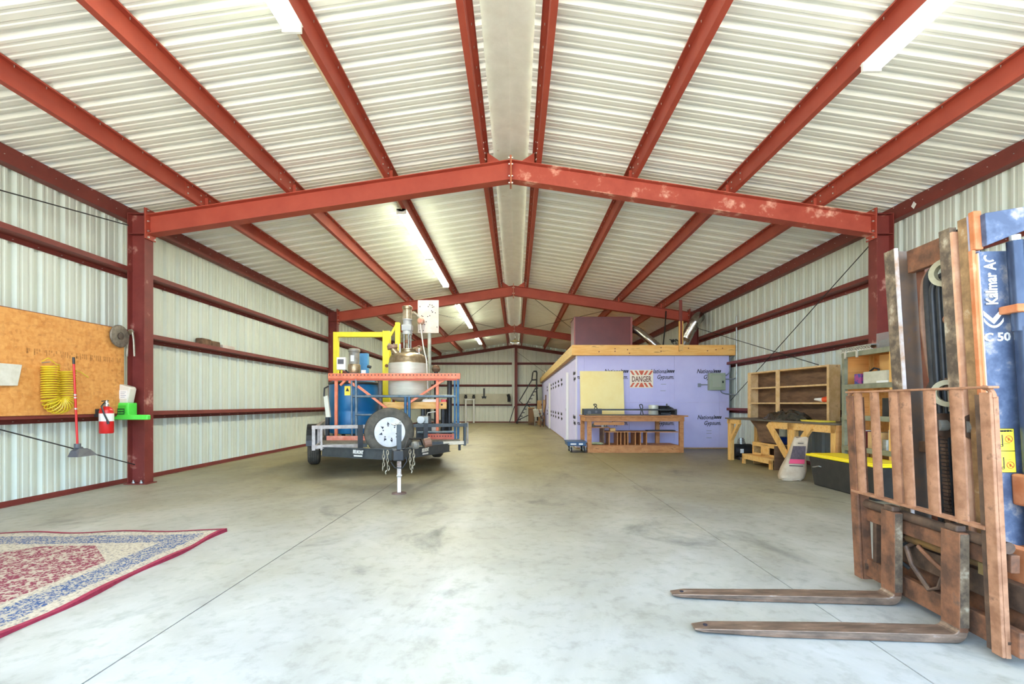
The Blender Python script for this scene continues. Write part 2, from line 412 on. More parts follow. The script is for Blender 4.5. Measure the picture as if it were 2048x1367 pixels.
# purlins
roof_frame = thing('roof_framing', 'red oxide steel purlins running the length of the roof', 'roof framing', (XC, 0, 0), kind='structure')
bays = [(Y0, FR[0]), (FR[0], FR[1]), (FR[1], FR[2]), (FR[2], Y1)]
for dx in (.40, 1.86, 3.345, 4.69):
    for sgn in (-1, 1):
        zt = roofz(dx)
        prof = [(-.062, -.005 + .0), (-.064, -.012), (-.064, 0), (0, 0), (0, -.203), (.064, -.203), (.064, -.19)]
        prof = [(u, v + (0 if v > -.1 else 0)) for u, v in prof]
        for (ya, yb) in bays:
            ya2 = ya + (.002 if ya > 0 else 0); yb2 = yb - (.002 if yb < Y1 else 0)
            b = MB(); b.sweep(prof, (XC + sgn * dx, ya2, zt), (XC + sgn * dx, yb2, zt), (sgn, 0, -.0), (0, 0, 1))
            o = b.build('purlin', m_red, roof_frame, solid=.004)
            if yb < Y1:
                MB().box(XC + sgn * dx - .0065 if sgn > 0 else XC - dx - .002, XC + dx + .002 if sgn > 0 else XC - dx + .0065, yb - .42, yb + .42, zt - .2, zt - .004).build('lap_plate', m_red, roof_frame)
                for yy in (yb - .38, yb - .1, yb + .1, yb + .38):
                    for zz in (-.06, -.15): MB().cyl((XC + sgn * (dx - .006), yy, zt + zz), (XC + sgn * (dx - .016), yy, zt + zz), .011, n=6).build('bolt', m_bolt, roof_frame)
        b = MB()
        yy = Y0 + .3048
        while yy < Y1:
            b.cyl((XC + sgn * (dx - .03), yy, zt - .004), (XC + sgn * (dx - .03), yy, zt - .026), .005, .003, 5); yy += .3048
        b.build('roofing_screws', m_bolt, roof_frame, kind='stuff')
for sgn in (-1, 1):
    for (ya, yb) in bays:
        b = MB(); b.sweep([(.05, -.004), (-.04, 0), (-.04, -.2), (.085, -.2), (.085, -.185)], (XC + sgn * 5.90, ya, roofz(5.9) - .01), (XC + sgn * 5.90, yb, roofz(5.9) - .01), (sgn, 0, 0), (0, 0, 1))
        b.build('eave_strut', m_redgirt, roof_frame, solid=.004)
    b = MB(); yy = Y0 + .3
    while yy < Y1:
        b.cyl((XC + sgn * 5.862, yy, roofz(5.9) - .03), (XC + sgn * 5.845, yy, roofz(5.9) - .03), .006, .004, 5)
        b.cyl((XC + sgn * 5.862, yy + .1, roofz(5.9) - .12), (XC + sgn * 5.85, yy + .1, roofz(5.9) - .12), .005, .004, 5); yy += .3048
    b.build('eave_screws', m_bolt, roof_frame, kind='stuff')

# walls
def side_wall(sgn, nm, label):
    w = thing(nm, label, 'wall', (XC, 0, 0), kind='structure')
    first = None; y = Y0
    while y < Y1 - .01:
        if first is None:
            b = MB(); b.sweep(ribprof(), (sgn * HW, 0, .0), (sgn * HW, 0, roofz(HW) - .02), (0, 1, 0), (sgn, 0, 0))
            first = b.build('wall_panel', m_wallsheet, w, local=True); first.location = (0, y, 0)
        else: dup(first, location=(0, y, 0))
        y += PW
    gz = (1.04, 2.275, 3.235)
    for z in gz:
        for (ya, yb) in bays:
            b = MB(); b.sweep([(-.187, .064 - .012), (-.199, .064), (-.2, 0), (-.003, 0), (-.003, -.064), (-.016, -.064)], (XC + sgn * HW, ya, z), (XC + sgn * HW, yb, z), (sgn, 0, 0), (0, 0, 1))
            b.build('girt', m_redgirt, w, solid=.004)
        b = MB(); yy = Y0 + .3
        while yy < Y1:
            b.cyl((XC + sgn * (HW - .005), yy, z - .035), (XC + sgn * (HW - .02), yy, z - .035), .005, .003, 5); yy += .3048
        b.build('girt_screws', m_bolt, w, kind='stuff')
    b = MB(); b.sweep([(-.06, 0), (-.004, 0), (-.004, .06)], (XC + sgn * HW, Y0, .004), (XC + sgn * HW, Y1, .004), (sgn, 0, 0), (0, 0, 1))
    b.build('base_angle', m_redgirt, w, solid=.006)
    return w
wall_left = side_wall(-1, 'wall_left', 'white ribbed metal side wall with red girts behind the trailer')
wall_right = side_wall(1, 'wall_right', 'white ribbed metal side wall with red girts behind the benches')
wall_back = thing('wall_back', 'white ribbed metal end wall with centre post and red girts', 'wall', (XC, Y1, 0), kind='structure')
x = -6.2
while x < 6.0:
    # each sheet cut to the roof slope
    b = MB(); pr = ribprof(); n = len(pr)
    v = [(x + u, h, 0) for u, h in pr] + [(x + u, h, roofz(max(-HW, min(HW, x + u))) + .02) for u, h in pr]
    b.add(v, [(i, i + 1, n + i + 1, n + i) for i in range(n - 1)])
    b.build('wall_panel', M('end_wall_sheet', (224, 226, 208), (234, 234, 218), scale=1.1, rough=.45, lo=.3, hi=.7), wall_back, local=True); x += PW  # lighter than the side sheets: missing light at this end put into the colour
for z in (1.14, 2.36, 3.76):
    for xa, xb in ((-HW, XC - .1), (XC + .14, HW)):
        b = MB(); b.sweep([(-.187, .052), (-.199, .064), (-.2, 0), (-.003, 0), (-.003, -.064), (-.016, -.064)], (XC + xa, Y1, z), (XC + xb - XC * 0, Y1, z), (0, 1, 0), (0, 0, 1))
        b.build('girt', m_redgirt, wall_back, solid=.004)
b = MB(); b.sweep([(-.06, 0), (-.004, 0), (-.004, .06)], (XC - HW, Y1, .004), (XC + HW, Y1, .004), (0, 1, 0), (0, 0, 1)); b.build('base_angle', m_redgirt, wall_back, solid=.006)
b = MB().box(-.09, .09, Y1 - .21, Y1 - .2, 0, 4.85).box(-.09, .09, Y1 - .39, Y1 - .38, 0, 4.85).box(-.005, .005, Y1 - .38, Y1 - .21, 0, 4.85)
b.build('end_post', m_redgirt, wall_back)
MB().box(-.16, .16, Y1 - .46, Y1 - .14, 0, .015).build('base_plate', m_redgirt, wall_back)
for sgn in (-1, 1):
    b = MB()
    for y0, y1, t0, t1 in ((Y1 - .36, Y1 - .2, 0, .012), (Y1 - .36, Y1 - .2, -.17, -.158)):
        pts = [(XC, roofz(0) - .205 + t0), (XC + sgn * 5.9, roofz(5.9) - .205 + t0), (XC + sgn * 5.9, roofz(5.9) - .205 + t1), (XC, roofz(0) - .205 + t1)]
        b.prism(pts, 'y', y0, y1)
    b.prism([(XC, roofz(0) - .375), (XC + sgn * 5.9, roofz(5.9) - .375), (XC + sgn * 5.9, roofz(5.9) - .2), (XC, roofz(0) - .2)], 'y', Y1 - .285, Y1 - .277)
    b.build('end_rafter', m_redgirt, wall_back)

# rigid frames
def rigid_frame(yf, i, lab):
    f = thing('rigid_frame', lab, 'steel frame', (XC, yf, 0), group=None, kind='structure')
    RT = RIDGE - .205; D = .30; fw = .085
    for sgn in (-1, 1):
        b = MB(); e = 5.52
        t0, t1 = RT, RT - SL * e
        def q(a, bb): return [(sgn * .012, t0 + a), (sgn * e, t1 + a), (sgn * e, t1 + bb), (sgn * .012, t0 + bb)]
        b.prism(q(0, -.012), 'y', -fw, fw); b.prism(q(-D, -D + .012), 'y', -fw, fw); b.prism(q(0, -D), 'y', -.004, .004)
        b.build('rafter', m_redw if sgn > 0 and i == 0 else m_red, f, local=True)
        b = MB()
        b.box(sgn * 5.55 - .006, sgn * 5.55 + .006, -fw, fw, .015, t1 + .1); b.box(sgn * 5.80 - .006, sgn * 5.80 + .006, -fw, fw, .015, t1 + .02)
        b.box(min(sgn * 5.55, sgn * 5.8), max(sgn * 5.55, sgn * 5.8), -.004, .004, .015, t1 + .02)
        b.box(min(sgn * 5.55, sgn * 5.8), max(sgn * 5.55, sgn * 5.8), -fw, fw, t1 - .30, t1 - .29)
        b.box(min(sgn * 5.55, sgn * 5.8), max(sgn * 5.55, sgn * 5.8), -fw, fw, t1 + .005, t1 + .015)
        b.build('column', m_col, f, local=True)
        b = MB().box(sgn * 5.525 - .008, sgn * 5.525 + .008, -fw - .015, fw + .015, t1 - D - .07, t1 + .09)
        b.build('end_plate', m_red, f, local=True)
        b = MB().box(sgn * 5.675 - .17, sgn * 5.675 + .17, -.11, .11, 0, .015); b.build('base_plate', m_redgirt, f, local=True)
        for xx in (-.06, .06):
            for yy in (-.06, .06):
                MB().cyl((sgn * 5.675 + xx, yy, .015), (sgn * 5.675 + xx, yy, .06), .012, n=8).cyl((sgn * 5.675 + xx, yy, .015), (sgn * 5.675 + xx, yy, .035), .022, n=6).build('anchor_bolt', m_bolt, f, local=True)
        for zz in (-.345, -.25, -.1, .06):
            for yy in (-.06, .06):
                MB().cyl((sgn * 5.517, yy, t1 + zz), (sgn * 5.495, yy, t1 + zz), .013, n=6).build('bolt', m_bolt, f, local=True)
        # ridge splice plate and flange clips to the purlins
        MB().box(sgn * .002, sgn * .014, -fw - .01, fw + .01, RT - D - .07, RT + .06).build('splice_plate', m_orust if sgn > 0 else m_red, f, local=True)
        for zz in (-D - .045, -D + .06, -.06, .035):
            MB().cyl((sgn * .014, -.06, RT + zz), (sgn * .034, -.06, RT + zz), .013, n=6).build('bolt', m_bolt, f, local=True)
        MB().prism([(sgn * .36, RT - SL * .36), (sgn * .12, RT - SL * .12), (sgn * .36, RT + .14)], 'y', -.006, .006).build('gusset', m_red, f, local=True)
        for dx in (1.86, 3.345, 4.69):
            MB().box(sgn * dx - .05, sgn * dx + .05, -.004, .004, RT - SL * dx - .01, RT - SL * dx + .15).build('purlin_clip', m_red, f, local=True)
    return f
for i, (yf, lab) in enumerate(zip(FR, ('red steel portal frame nearest the open end, scuffed on its rafter', 'red steel portal frame over the trailer and the purple room', 'red steel portal frame second before the end wall'))):
    rigid_frame(yf, i, lab)
# rod bracing
def rod(p0, p1, lab):
    MB().cyl(p0, p1, .008, n=8).build('brace_rod', m_zinc if False else m_dark, label=lab, cat='brace rod', kind=None)
rod((XC - 5.79, 7.09, 3.92), (XC - 5.90, Y0, 2.25 + .55), 'thin brace rod running down from the scuffed column head across the top girt')
rod((XC - 5.70, 7.10, .30), (XC - 5.78, 2.2, 2.62 - .62), 'thin steel brace rod passing behind the dustpan to the column foot')
rod((XC + 5.62, 7.30, 3.72), (XC + 5.76, 12.4, 1.3), 'thin steel brace rod from the column head down behind the wall shelf unit')
rod((XC + 5.62, 14.6, 3.6), (XC + 5.76, 8.8, 1.95), 'thin steel brace rod from the silver duct down to the wall shelf unit')
for a, bb in (((-3.3, FR[1] + .2), (-.45, FR[2] - .2)), ((-.45, FR[1] + .2), (-3.3, FR[2] - .2)), ((.45, FR[1] + .2), (3.3, FR[2] - .2)), ((3.3, FR[1] + .2), (.45, FR[2] - .2))):
    dz_ = .32 if abs(a[0]) < 1 else .36
    rod((XC + a[0], a[1], roofz(a[0]) - dz_), (XC + bb[0], bb[1], roofz(bb[0]) - dz_),
        'roof brace rod %s the lit lamp row, starting by %s' % (('crossing' if a[0] < 0 else 'on the slope without'), ('the ridge' if abs(a[0]) < 1 else 'the third purlin')))
rod((XC + .1, Y1 - .45, 4.5), (XC + 3.6, Y1 - .45, 1.9), 'end wall brace rod slanting from centre post behind the rolling stair')

# ------------------------------------------------------------------ fluorescent strips
def lamp_unit(x, y0, y1, z, lab, group=None, lit=True):
    t = thing('strip_light', lab, 'light', (x, (y0 + y1) / 2, z), group=group)
    MB().prism([(x - .09, z - .012), (x - .06, z), (x + .06, z), (x + .09, z - .012), (x + .035, z - .045), (x - .035, z - .045)], 'y', y0, y1).build('housing', m_white, t)
    for s in (-1, 1):
        for k in range(2):
            a = y0 + .04 + k * (y1 - y0) / 2; c = a + (y1 - y0) / 2 - .08
            MB().cyl((x + s * .06, a, z - .06), (x + s * .06, c, z - .06), .0165, n=10).build('tube', m_lamp if lit else m_dim, t, smooth=True)
    for yy in (y0, (y0 + y1) / 2 - .02, y1 - .04):
        MB().box(x - .085, x + .085, yy, yy + .03, z - .085, z).build('tube_holder', m_white, t)
    for k in range(2 if lit else 0):
        li = bpy.data.lights.new('lamp_glow', 'AREA'); li.shape = 'RECTANGLE'; li.size = .14; li.size_y = (y1 - y0) / 2 - .1; li.energy = LAMP_E; li.color = (1, 1, .86)
        lo = bpy.data.objects.new('lamp_glow', li); COL.objects.link(lo); lo.parent = t
        lo.location = (0, (k - .5) * (y1 - y0) / 2, -.09)
    return t
zc = roofz(1.86) - .205; xc_ = XC - 1.86 - .075
for a, bb, lab in ((1.6, 4.24, 'white twin-tube strip light close to the open end, beside the purlin left of the ridge'),
                  (8.23, 10.86, 'first lit strip light beyond the near red rafter'),
                  (10.9, 13.5, 'second lit strip light beyond the near red rafter, ending at the next rafter'),
                  (15.66, 18.2, 'lit strip light just past the second rafter above the perforated plate'),
                  (18.3, 20.9, 'lit strip light between the roof rods, before the third rafter'),
                  (23.8, 26.6, 'small distant lit strip light near the end wall')):
    lamp_unit(xc_, a, bb, zc - .0, lab)
lamp_unit(XC + 3.345 + .075, 1.75, 4.43, roofz(3.345) - .2, 'white twin-tube strip light above the forklift side of the roof', lit=False)
MB().cyl((xc_, 4.24, zc + .0), (xc_, 8.23, zc + .0), .014, n=8).build('lamp_conduit', M('cream_conduit', (216, 196, 160), rough=.5), label='cream conduit pipe along a purlin linking two strip lights', cat='conduit')

# ------------------------------------------------------------------ purple room
room = thing('gypsum_room', 'small room clad in purple gypsum boards with a timber fascia along its roof', 'room', (3.7, 12.7, 0), kind='structure')
RX, RY, RZ = 1.63, 12.7, 2.53
xs = [RX, 1.85, 3.07, 4.29, 5.51, 5.78]
for a, c in zip(xs, xs[1:]):
    MB().box(a + .0015, c - .0015, RY, RY + .1, .03, 1.249).build('gypsum_panel', m_purple, room)
    MB().box(a + .0015, c - .0015, RY, RY + .1, 1.251, RZ).build('gypsum_panel', m_purple, room)
y = RY + .1
while y < 29.2:
    c = min(y + 1.22, 29.3)
    MB().box(RX, RX + .1, y + .0015, c - .0015, .03, RZ).build('gypsum_panel', m_purple, room)
    y = c
MB().box(RX - .012, RX + .03, RY - .012, RY + .03, .03, RZ).build('corner_bead', M('corner_bead_white', (222, 214, 220), rough=.6), room)
MB().box(RX + .02, 5.85, RY + .02, 29.3, 0, .03).build('bottom_plate', m_wood, room)
MB().box(RX + .11, 5.9, RY + .11, 29.3, RZ, RZ + .05).build('roof_deck', m_osb, room)
MB().box(RX - .13, 5.88, RY - .15, RY - .11, 2.515, 2.79).build('fascia_board', m_fascia, room, bevel=.004)
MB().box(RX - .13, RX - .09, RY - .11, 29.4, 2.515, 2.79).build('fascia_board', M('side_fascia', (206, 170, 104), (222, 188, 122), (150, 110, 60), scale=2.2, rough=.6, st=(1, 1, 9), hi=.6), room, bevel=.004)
MB().box(RX - .09, 5.88, RY - .11, RY + .2, 2.515, 2.535).box(RX - .09, RX + .2, RY + .2, 29.4, 2.515, 2.535).build('soffit', m_wood, room)
for (fx, fz) in ((1230, 697), (1230, 702), (1255, 699), (1259, 706), (1198, 703), (1322, 695), (1322, 702), (1377, 696), (1415, 701), (1432, 699), (1445, 696)):
    p = W(fx, fz, RY - .15); MB().cyl(p, p + Vector((0, -.004, 0)), .016, n=10).build('knot', m_signbrown, room)
def ng(xr, z, s=1.0):
    y = RY - .002
    text('National', 'lettering', m_ink, room, .16, (xr - .19, y, z + .05), (1, 0, 0), (0, 0, 1), .3, .002, 'RIGHT', fit=.47)
    b = MB()
    for k in range(4): b.add([(xr - .185 + k * .048 + dx + sh, y - .001, z + dz) for dx, sh, dz in ((0, 0, .015), (.038, 0, .015), (.038, .02, .085), (0, .02, .085))], [(0, 1, 2, 3)])
    b.build('logo_bars', m_ink, room)
    text('Gypsum.', 'lettering', m_ink, room, .16, (xr, y, z - .105), (1, 0, 0), (0, 0, 1), .3, .002, 'RIGHT', fit=.45)
for (px, py) in ((1256, 746), (1348, 746), (1441, 746), (1442, 838), (1348, 838), (1256, 838), (1161, 746), (1161, 838)):
    p = W(px, py, RY)
    if p.x < 2: 
        y = RY - .002
        text('m.', 'lettering', m_ink, room, .155, (p.x + .0, y, p.z - .105), (1, 0, 0), (0, 0, 1), .3, .004, 'RIGHT'); continue
    ng(p.x, p.z)
for (px, py) in ((1327, 768), (1326, 781), (1418, 861), (1418, 866), (1418, 875)):
    p = W(px, py, RY); MB().box(p.x - .07, p.x + .07, RY - .002, RY, p.z - .006, p.z + .006).build('small_print', m_conduit, room)
for k, yy in enumerate([13.1, 15.6, 16.8, 18.0, 19.3, 20.5, 21.7, 23.2, 24.4]):
    for z in (2.02, .80):
        text('National', 'lettering', m_ink, room, .155, (RX - .002, yy, z + .05), (0, -1, 0), (0, 0, 1), .3, .004, 'CENTER')
        text('Gypsum.', 'lettering', m_ink, room, .155, (RX - .002, yy - .1, z - .105), (0, -1, 0), (0, 0, 1), .3, .004, 'CENTER')
# two doorways in the long side of the room
for k, yy in enumerate((14.45, 22.1)):
    d = thing('door_%d' % (k + 1), ('white edged sliding door at the corner end of the purple room' if k == 0 else 'white edged sliding door far down the purple room, beside the tub sink'), 'door', (RX, yy, 0), kind='structure')
    MB().box(RX - .085, RX - .005, yy, yy + .03, .04, 2.18).build('edge_board', m_white, d)
    MB().box(RX - .055, RX - .005, yy + .03, yy + 1.0, .04, 2.18).build('door_panel', m_purple, d)
    MB().box(RX - .095, RX - .085, yy - .005, yy + .035, 1.0, 1.07).build('latch', m_zinc, d)

cab = thing('roof_cabinet', 'large oxblood sheet metal cabinet standing on the purple room roof', 'cabinet', (2.6, 14.4, 2.58))
p0, p1 = W(1149, 635, 14.0), W(1263, 635, 14.0)
MB().box(p0.x, p1.x, 14.0, 14.9, 2.58, p0.z).build('body', m_box, cab)
MB().box(p0.x - .02, p1.x + .02, 13.97, 14.93, p0.z, p0.z + .025).build('top_rim', m_box, cab)
for q0_, q1_ in ((p1.x - .035, p1.x + .02), (p0.x - .02, p0.x + .02)): MB().box(q0_, q1_, 13.97, 14.02, 2.58, p0.z).build('corner_trim', M('oxblood_trim', (150, 84, 78), rough=.4), cab)
def duct(path, r, lab):
    t = thing('flexible_duct', lab, 'duct', (path[0][0], path[0][1], 2.58))
    pts = []; rr = []
    P = [Vector(p) for p in path]
    for i in range(len(P) - 1):
        L_ = (P[i + 1] - P[i]).length; n = max(2, int(L_ / .035))
        for k in range(n):
            pts.append(P[i].lerp(P[i + 1], k / n)); rr.append(r * (1.0 if len(rr) % 2 else .93))
    pts.append(P[-1]); rr.append(r)
    # round the corners
    for _ in range(4):
        pts = [pts[0]] + [(pts[i - 1] + pts[i] * 2 + pts[i + 1]) / 4 for i in range(1, len(pts) - 1)] + [pts[-1]]
    MB().tube(pts, rr, 16).build('duct_sleeve', m_duct, t, smooth=True)
    MB().lathe([(r * 1.04, 0), (r * 1.04, .05), (r * .9, .05), (r * .9, 0)], pts[0], (pts[1] - pts[0]), 16).build('clamp_ring', m_zinc, t)
    return t
duct([W(1262, 657, 14.3), W(1276, 661, 14.2), W(1296, 677, 14.0), W(1318, 696, 13.9)], .12, 'slim silver foil duct curving down from the oxblood cabinet')
duct([W(1362, 696, 14.2), W(1370, 680, 14.2), W(1380, 660, 14.1), W(1392, 640, 14.0), W(1398, 634, 14.5)], .17, 'fat silver foil duct rising from the purple room roof to the rafter')
hp = thing('hanger_post', 'timber post with red steel channel tying the fascia up to the rafter', 'post', (W(1362, 690, 12.5).x, 12.5, 2.6))
p = W(1362, 690, 12.53)
MB().box(p.x - .065, p.x - .03, 12.5, 12.54, 2.62, 3.42).box(p.x + .03, p.x + .05, 12.5, 12.54, 2.7, 3.42).build('timber_strip', m_woodv, hp)
MB().box(p.x - .04, p.x + .04, 12.545, 12.58, 2.795, 4.0).build('steel_channel', m_redgirt, hp)
MB().box(p.x - .065, p.x + .05, 12.49, 12.5, 2.62, 2.8).build('foot_block', m_woodx, hp)
MB().tube([W(1332, 622, 14.78), W(1330, 655, 14.3), W(1326, 693, 14.0)], .02, 8).build('hanging_cable', m_dark, label='dark cable hanging between the two silver ducts', cat='cable')
b = MB()
for k in range(14):
    a = random.random() * 6.3; p = W(1350 + random.uniform(-8, 8), 683 + random.uniform(-4, 5), 13.9)
    b.cyl(p, p + Vector((math.cos(a) * .06, .03, abs(math.sin(a)) * .07)), .02, .008, 6)
b.build('valve_cluster', m_black, label='small dark knot of fittings on the room roof between the ducts', cat='fittings')

# electrical panel and conduit on the purple wall
ep = thing('breaker_panel', 'sage green breaker panel box on the purple wall', 'electrical panel', W(1430, 780, RY - .05))
a, c = W(1415, 746, RY), W(1447, 780, RY)
MB().box(a.x, c.x, RY - .13, RY, c.z, a.z).build('box', m_elec, ep, bevel=.008)
MB().box(a.x + .09, c.x - .11, RY - .145, RY - .13, c.z + .08, a.z - .07).build('door', M('sage_door', (164, 170, 150), rough=.5), ep, bevel=.004)
MB().box(c.x - .09, c.x - .06, RY - .15, RY - .13, (a.z + c.z) / 2 - .04, (a.z + c.z) / 2 + .02).build('latch', m_black, ep)
def cond(pts, lab):
    MB().tube([Vector((q.x, RY - .03, q.z)) for q in [W(u, v, RY) for u, v in pts]], .016, 8).build('conduit', m_conduit, label=lab, cat='conduit', smooth=True)
cond([(1447, 750), (1452, 750), (1457, 746), (1459, 740), (1459, 722), (1461, 714), (1467, 712)], 'grey conduit bending up from the breaker panel to the fascia')
cond([(1447, 758), (1466, 758), (1471, 755)], 'short grey conduit running level from the breaker panel to the wall end')
cond([(1440, 781), (1443, 785), (1450, 787), (1471, 790)], 'grey conduit leaving the underside of the breaker panel')
cond([(1414, 769), (1401, 769)], 'stub of grey conduit between breaker panel and outlet box')
p = W(1398, 770, RY); MB().box(p.x - .035, p.x + .035, RY - .05, RY, p.z - .05, p.z + .05).build('outlet_box', m_conduit, label='small grey outlet box at the end of a conduit stub', cat='outlet', bevel=.004)
MB().cyl(W(1473, 632, 12.4), W(1473, 790, 12.4), .022, n=8).build('riser_pipe', m_zinc, label='thin vertical grey pipe at the wall end of the purple room', cat='pipe')

sg = thing('danger_sign', 'cream sign reading DANGER with orange diagonal stripes', 'sign', W(1283, 774, RY - .01))
a, c = W(1259.5, 739.5, RY), W(1306, 775, RY)
MB().box(a.x, c.x, RY - .012, RY - .002, c.z, a.z).build('plate', m_signw, sg)
text('DANGER', 'lettering', m_signbrown, sg, .21, ((a.x + c.x) / 2, RY - .013, (a.z + c.z) / 2 - .012), (1, 0, 0), (0, 0, 1), 0, .004, fit=.53)
w_, hh = c.x - a.x, a.z - c.z; yy = RY - .0135
for top in (1, 0):
    z0 = a.z - .02 if top else c.z + .02; z1 = a.z - .135 if top else c.z + .135
    mid = (a.x + c.x) / 2
    for s in (-1, 1):
        for k in range(2):
            x0 = mid + s * (.13 + k * .125); sk_ = -s * .075
            if not top: sk_ = -s * .075
            b = MB(); q = [(x0, z0), (x0 + s * .06, z0), (x0 + s * .06 + sk_, z1), (x0 + sk_, z1)]
            b.prism(q, 'y', yy - .001, yy + .001).build('stripe', m_signo, sg)
    MB().prism([(mid - .075, z0), (mid + .075, z0), (mid + .02, z1), (mid - .02, z1)], 'y', yy - .001, yy + .001).build('arrow', m_signo, sg)

# yellow board leaning on the wall behind the bench
b = MB(); a, c = W(1161, 741, 12.55), W(1250, 741, 12.55)
b.prism([(12.52, .935), (12.535, .935), (12.685, a.z), (12.67, a.z)], 'x', a.x, c.x - .02).build('leaning_board', m_ply2, label='pale yellow plywood sheet leaning against the purple wall behind the workbench', cat='board')

# ------------------------------------------------------------------ front workbench
BY0, BY1 = 11.6, 12.45
wb_ = thing('workbench', 'rustic timber workbench in front of the purple wall with a plank lower shelf', 'workbench', (2.95, 12.0, 0))
xa, xb = 1.73, 4.22
MB().box(xa - .05, xb + .03, BY0 - .05, BY1, .895, .925).build('bench_top', m_bench, wb_, bevel=.004)
MB().box(xa + .02, xb - .4, BY0 - .04, BY1 - .05, .926, .938).build('top_mat', m_black, wb_)
MB().box(xa, xb - .05, BY0, BY0 + .04, .78, .895).build('apron', m_bench, wb_)
MB().box(xa, xb - .05, BY1 - .06, BY1 - .02, .78, .895).build('apron', m_bench, wb_)
MB().box(xa - .03, xa + .01, BY0, BY1 - .02, .78, .895).build('apron', m_bench, wb_)
for (lx, ly) in ((xa + .05, BY0 + .04), (xb - .15, BY0 + .04), (xa - .03, BY1 - .16), (xb - .55, BY1 - .16)):
    MB().box(lx, lx + .1, ly, ly + .1, 0, .895).build('leg', m_bench, wb_, bevel=.006)
MB().box(xa + .12, xb - .15, BY0 + .1, BY1 - .05, .155, .18).build('lower_shelf', m_bench, wb_)
MB().box(xa + .12, xb - .15, BY0 + .05, BY0 + .09, 0, .16).build('kick_board', m_bench, wb_)
MB().box(xa + .5, xb - .15, BY0 + .15, BY1 - .2, .50, .52).build('middle_shelf', m_bench, wb_)
MB().box(xa + .15, xa + .62, BY0 + .15, BY1 - .2, .61, .63).build('short_shelf', m_bench, wb_)
MB().box(xa + .46, xa + .5, BY0 + .2, BY1 - .15, .18, .61).build('divider', m_ply, wb_)
MB().box(xa + .2, xa + .95, BY0 - .005, BY0 + .02, .69, .765).build('drawer_front', m_bench, wb_)
for px in (1217, 1233.5, 1240, 1248, 1254, 1269, 1279, 1291):
    q = W(px, 850, BY0 + .3); MB().box(q.x - .012, q.x + .012, BY0 + .2, BY0 + .3 + random.uniform(.1, .4), .18, .50).build('divider', m_bench, wb_)
# things on the bench
rk = thing('rail_assembly', 'long black steel rail frame lying on the workbench top', 'rail', (2.7, 12.0, .938))
z0 = .938
q0, q1 = W(1168, 822, 11.7).x, W(1354, 822, 11.7).x
MB().box(q0, q1, 11.72, 11.76, z0 + .11, z0 + .145).box(q0, q1, 11.98, 12.02, z0 + .11, z0 + .145).build('rail', m_black, rk)
MB().box(q1 - .05, q1, 11.7, 12.05, z0, z0 + .145).build('end_plate', m_black, rk)
MB().box(q0, q0 + .06, 11.7, 12.05, z0, z0 + .15).box(q0 + .06, q0 + .45, 11.7, 11.73, z0 + .02, z0 + .15).box(q0 + .06, q0 + .45, 11.73, 12.02, z0 + .146, z0 + .152).build('carriage_box', m_black, rk)
MB().cyl((q0 + .13, 11.70, z0 + .06), (q0 + .13, 11.68, z0 + .06), .045, n=16).cyl((q0 + .3, 11.70, z0 + .08), (q0 + .3, 11.68, z0 + .08), .03, n=16).build('end_knob', m_greyplastic, rk)
for px, lab in ((1191, 'black spring clamp standing on the rail frame before the yellow board'), (1283, 'black spring clamp standing on the workbench beside the steel pot')):
    cl = thing('spring_clamp', lab, 'clamp', (W(px, 820, 11.85).x, 11.85, z0), group=None)
    x = W(px, 820, 11.85).x; zb = z0 + (.153 if px < 1200 else 0); k = .11 if px < 1200 else .25
    MB().tube([(x - .05, 11.85, zb + k), (x - .03, 11.85, zb + k * .7), (x + .02, 11.85, zb + k * .4), (x + .045, 11.85, zb)], .012, 6).build('jaw', m_black, cl)
    MB().tube([(x + .02, 11.85, zb + k), (x + .03, 11.85, zb + k * .7), (x - .01, 11.85, zb + k * .4), (x - .03, 11.85, zb)], .012, 6).build('handle', m_black, cl)
    MB().tube([(x - .05, 11.85, zb + k), (x - .015, 11.85, zb + k * 1.06), (x + .02, 11.85, zb + k)], .012, 6).build('grip', m_black, cl)
pc = W(1307, 820, 12.15); pot = thing('steel_pot', 'shiny steel pot at the back of the workbench', 'pot', (pc.x, 12.15, z0))
MB().lathe([(.12, 0), (.125, .02), (.125, .24), (.13, .245), (.12, .245), (.12, .02), (0, .02)], (pc.x, 12.15, z0), n=28).build('body', m_steel, pot, smooth=True)
mm = thing('gear_motor', 'black finned gear motor lying beside the steel pot', 'motor', (W(1331, 820, 12.1).x, 12.1, z0))
x = W(1318, 815, 12.1).x; b = MB()
for k in range(9): b.cyl((x + k * .03, 12.1, z0 + .13), (x + k * .03 + .018, 12.1, z0 + .13), .1, n=14)
b.cyl((x, 12.1, z0 + .13), (x + .3, 12.1, z0 + .13), .07, n=14).build('finned_body', m_black, mm)
MB().box(x + .02, x + .3, 12.0, 12.2, z0, z0 + .05).build('foot', m_black, mm)
MB().cyl((x + .3, 12.1, z0 + .14), (x + .37, 12.1, z0 + .14), .06, .03, 12).build('nose', m_greyplastic, mm)
MB().cyl((x + .2, 12.1, z0 + .22), (x + .2, 12.1, z0 + .28), .02, n=8).build('lifting_eye', m_greyplastic, mm)
for px, mt_, nm, lab, cat in ((1187, m_greenwood, 'small_jar', 'olive jar on the short shelf under the workbench', 'jar'), (1205, m_white, 'cup', 'white cup on the short shelf under the workbench', 'cup'), (1211, m_zinc, 'tin_can', 'grey tin lying on the short shelf under the workbench', 'tin')):
    q = W(px, 848, 11.85); MB().lathe([(.035, 0), (.04, .01), (.04, .07), (.03, .085), (0, .085)], (q.x, 11.85, .63), n=14).build(nm, mt_, label=lab, cat=cat, smooth=True)
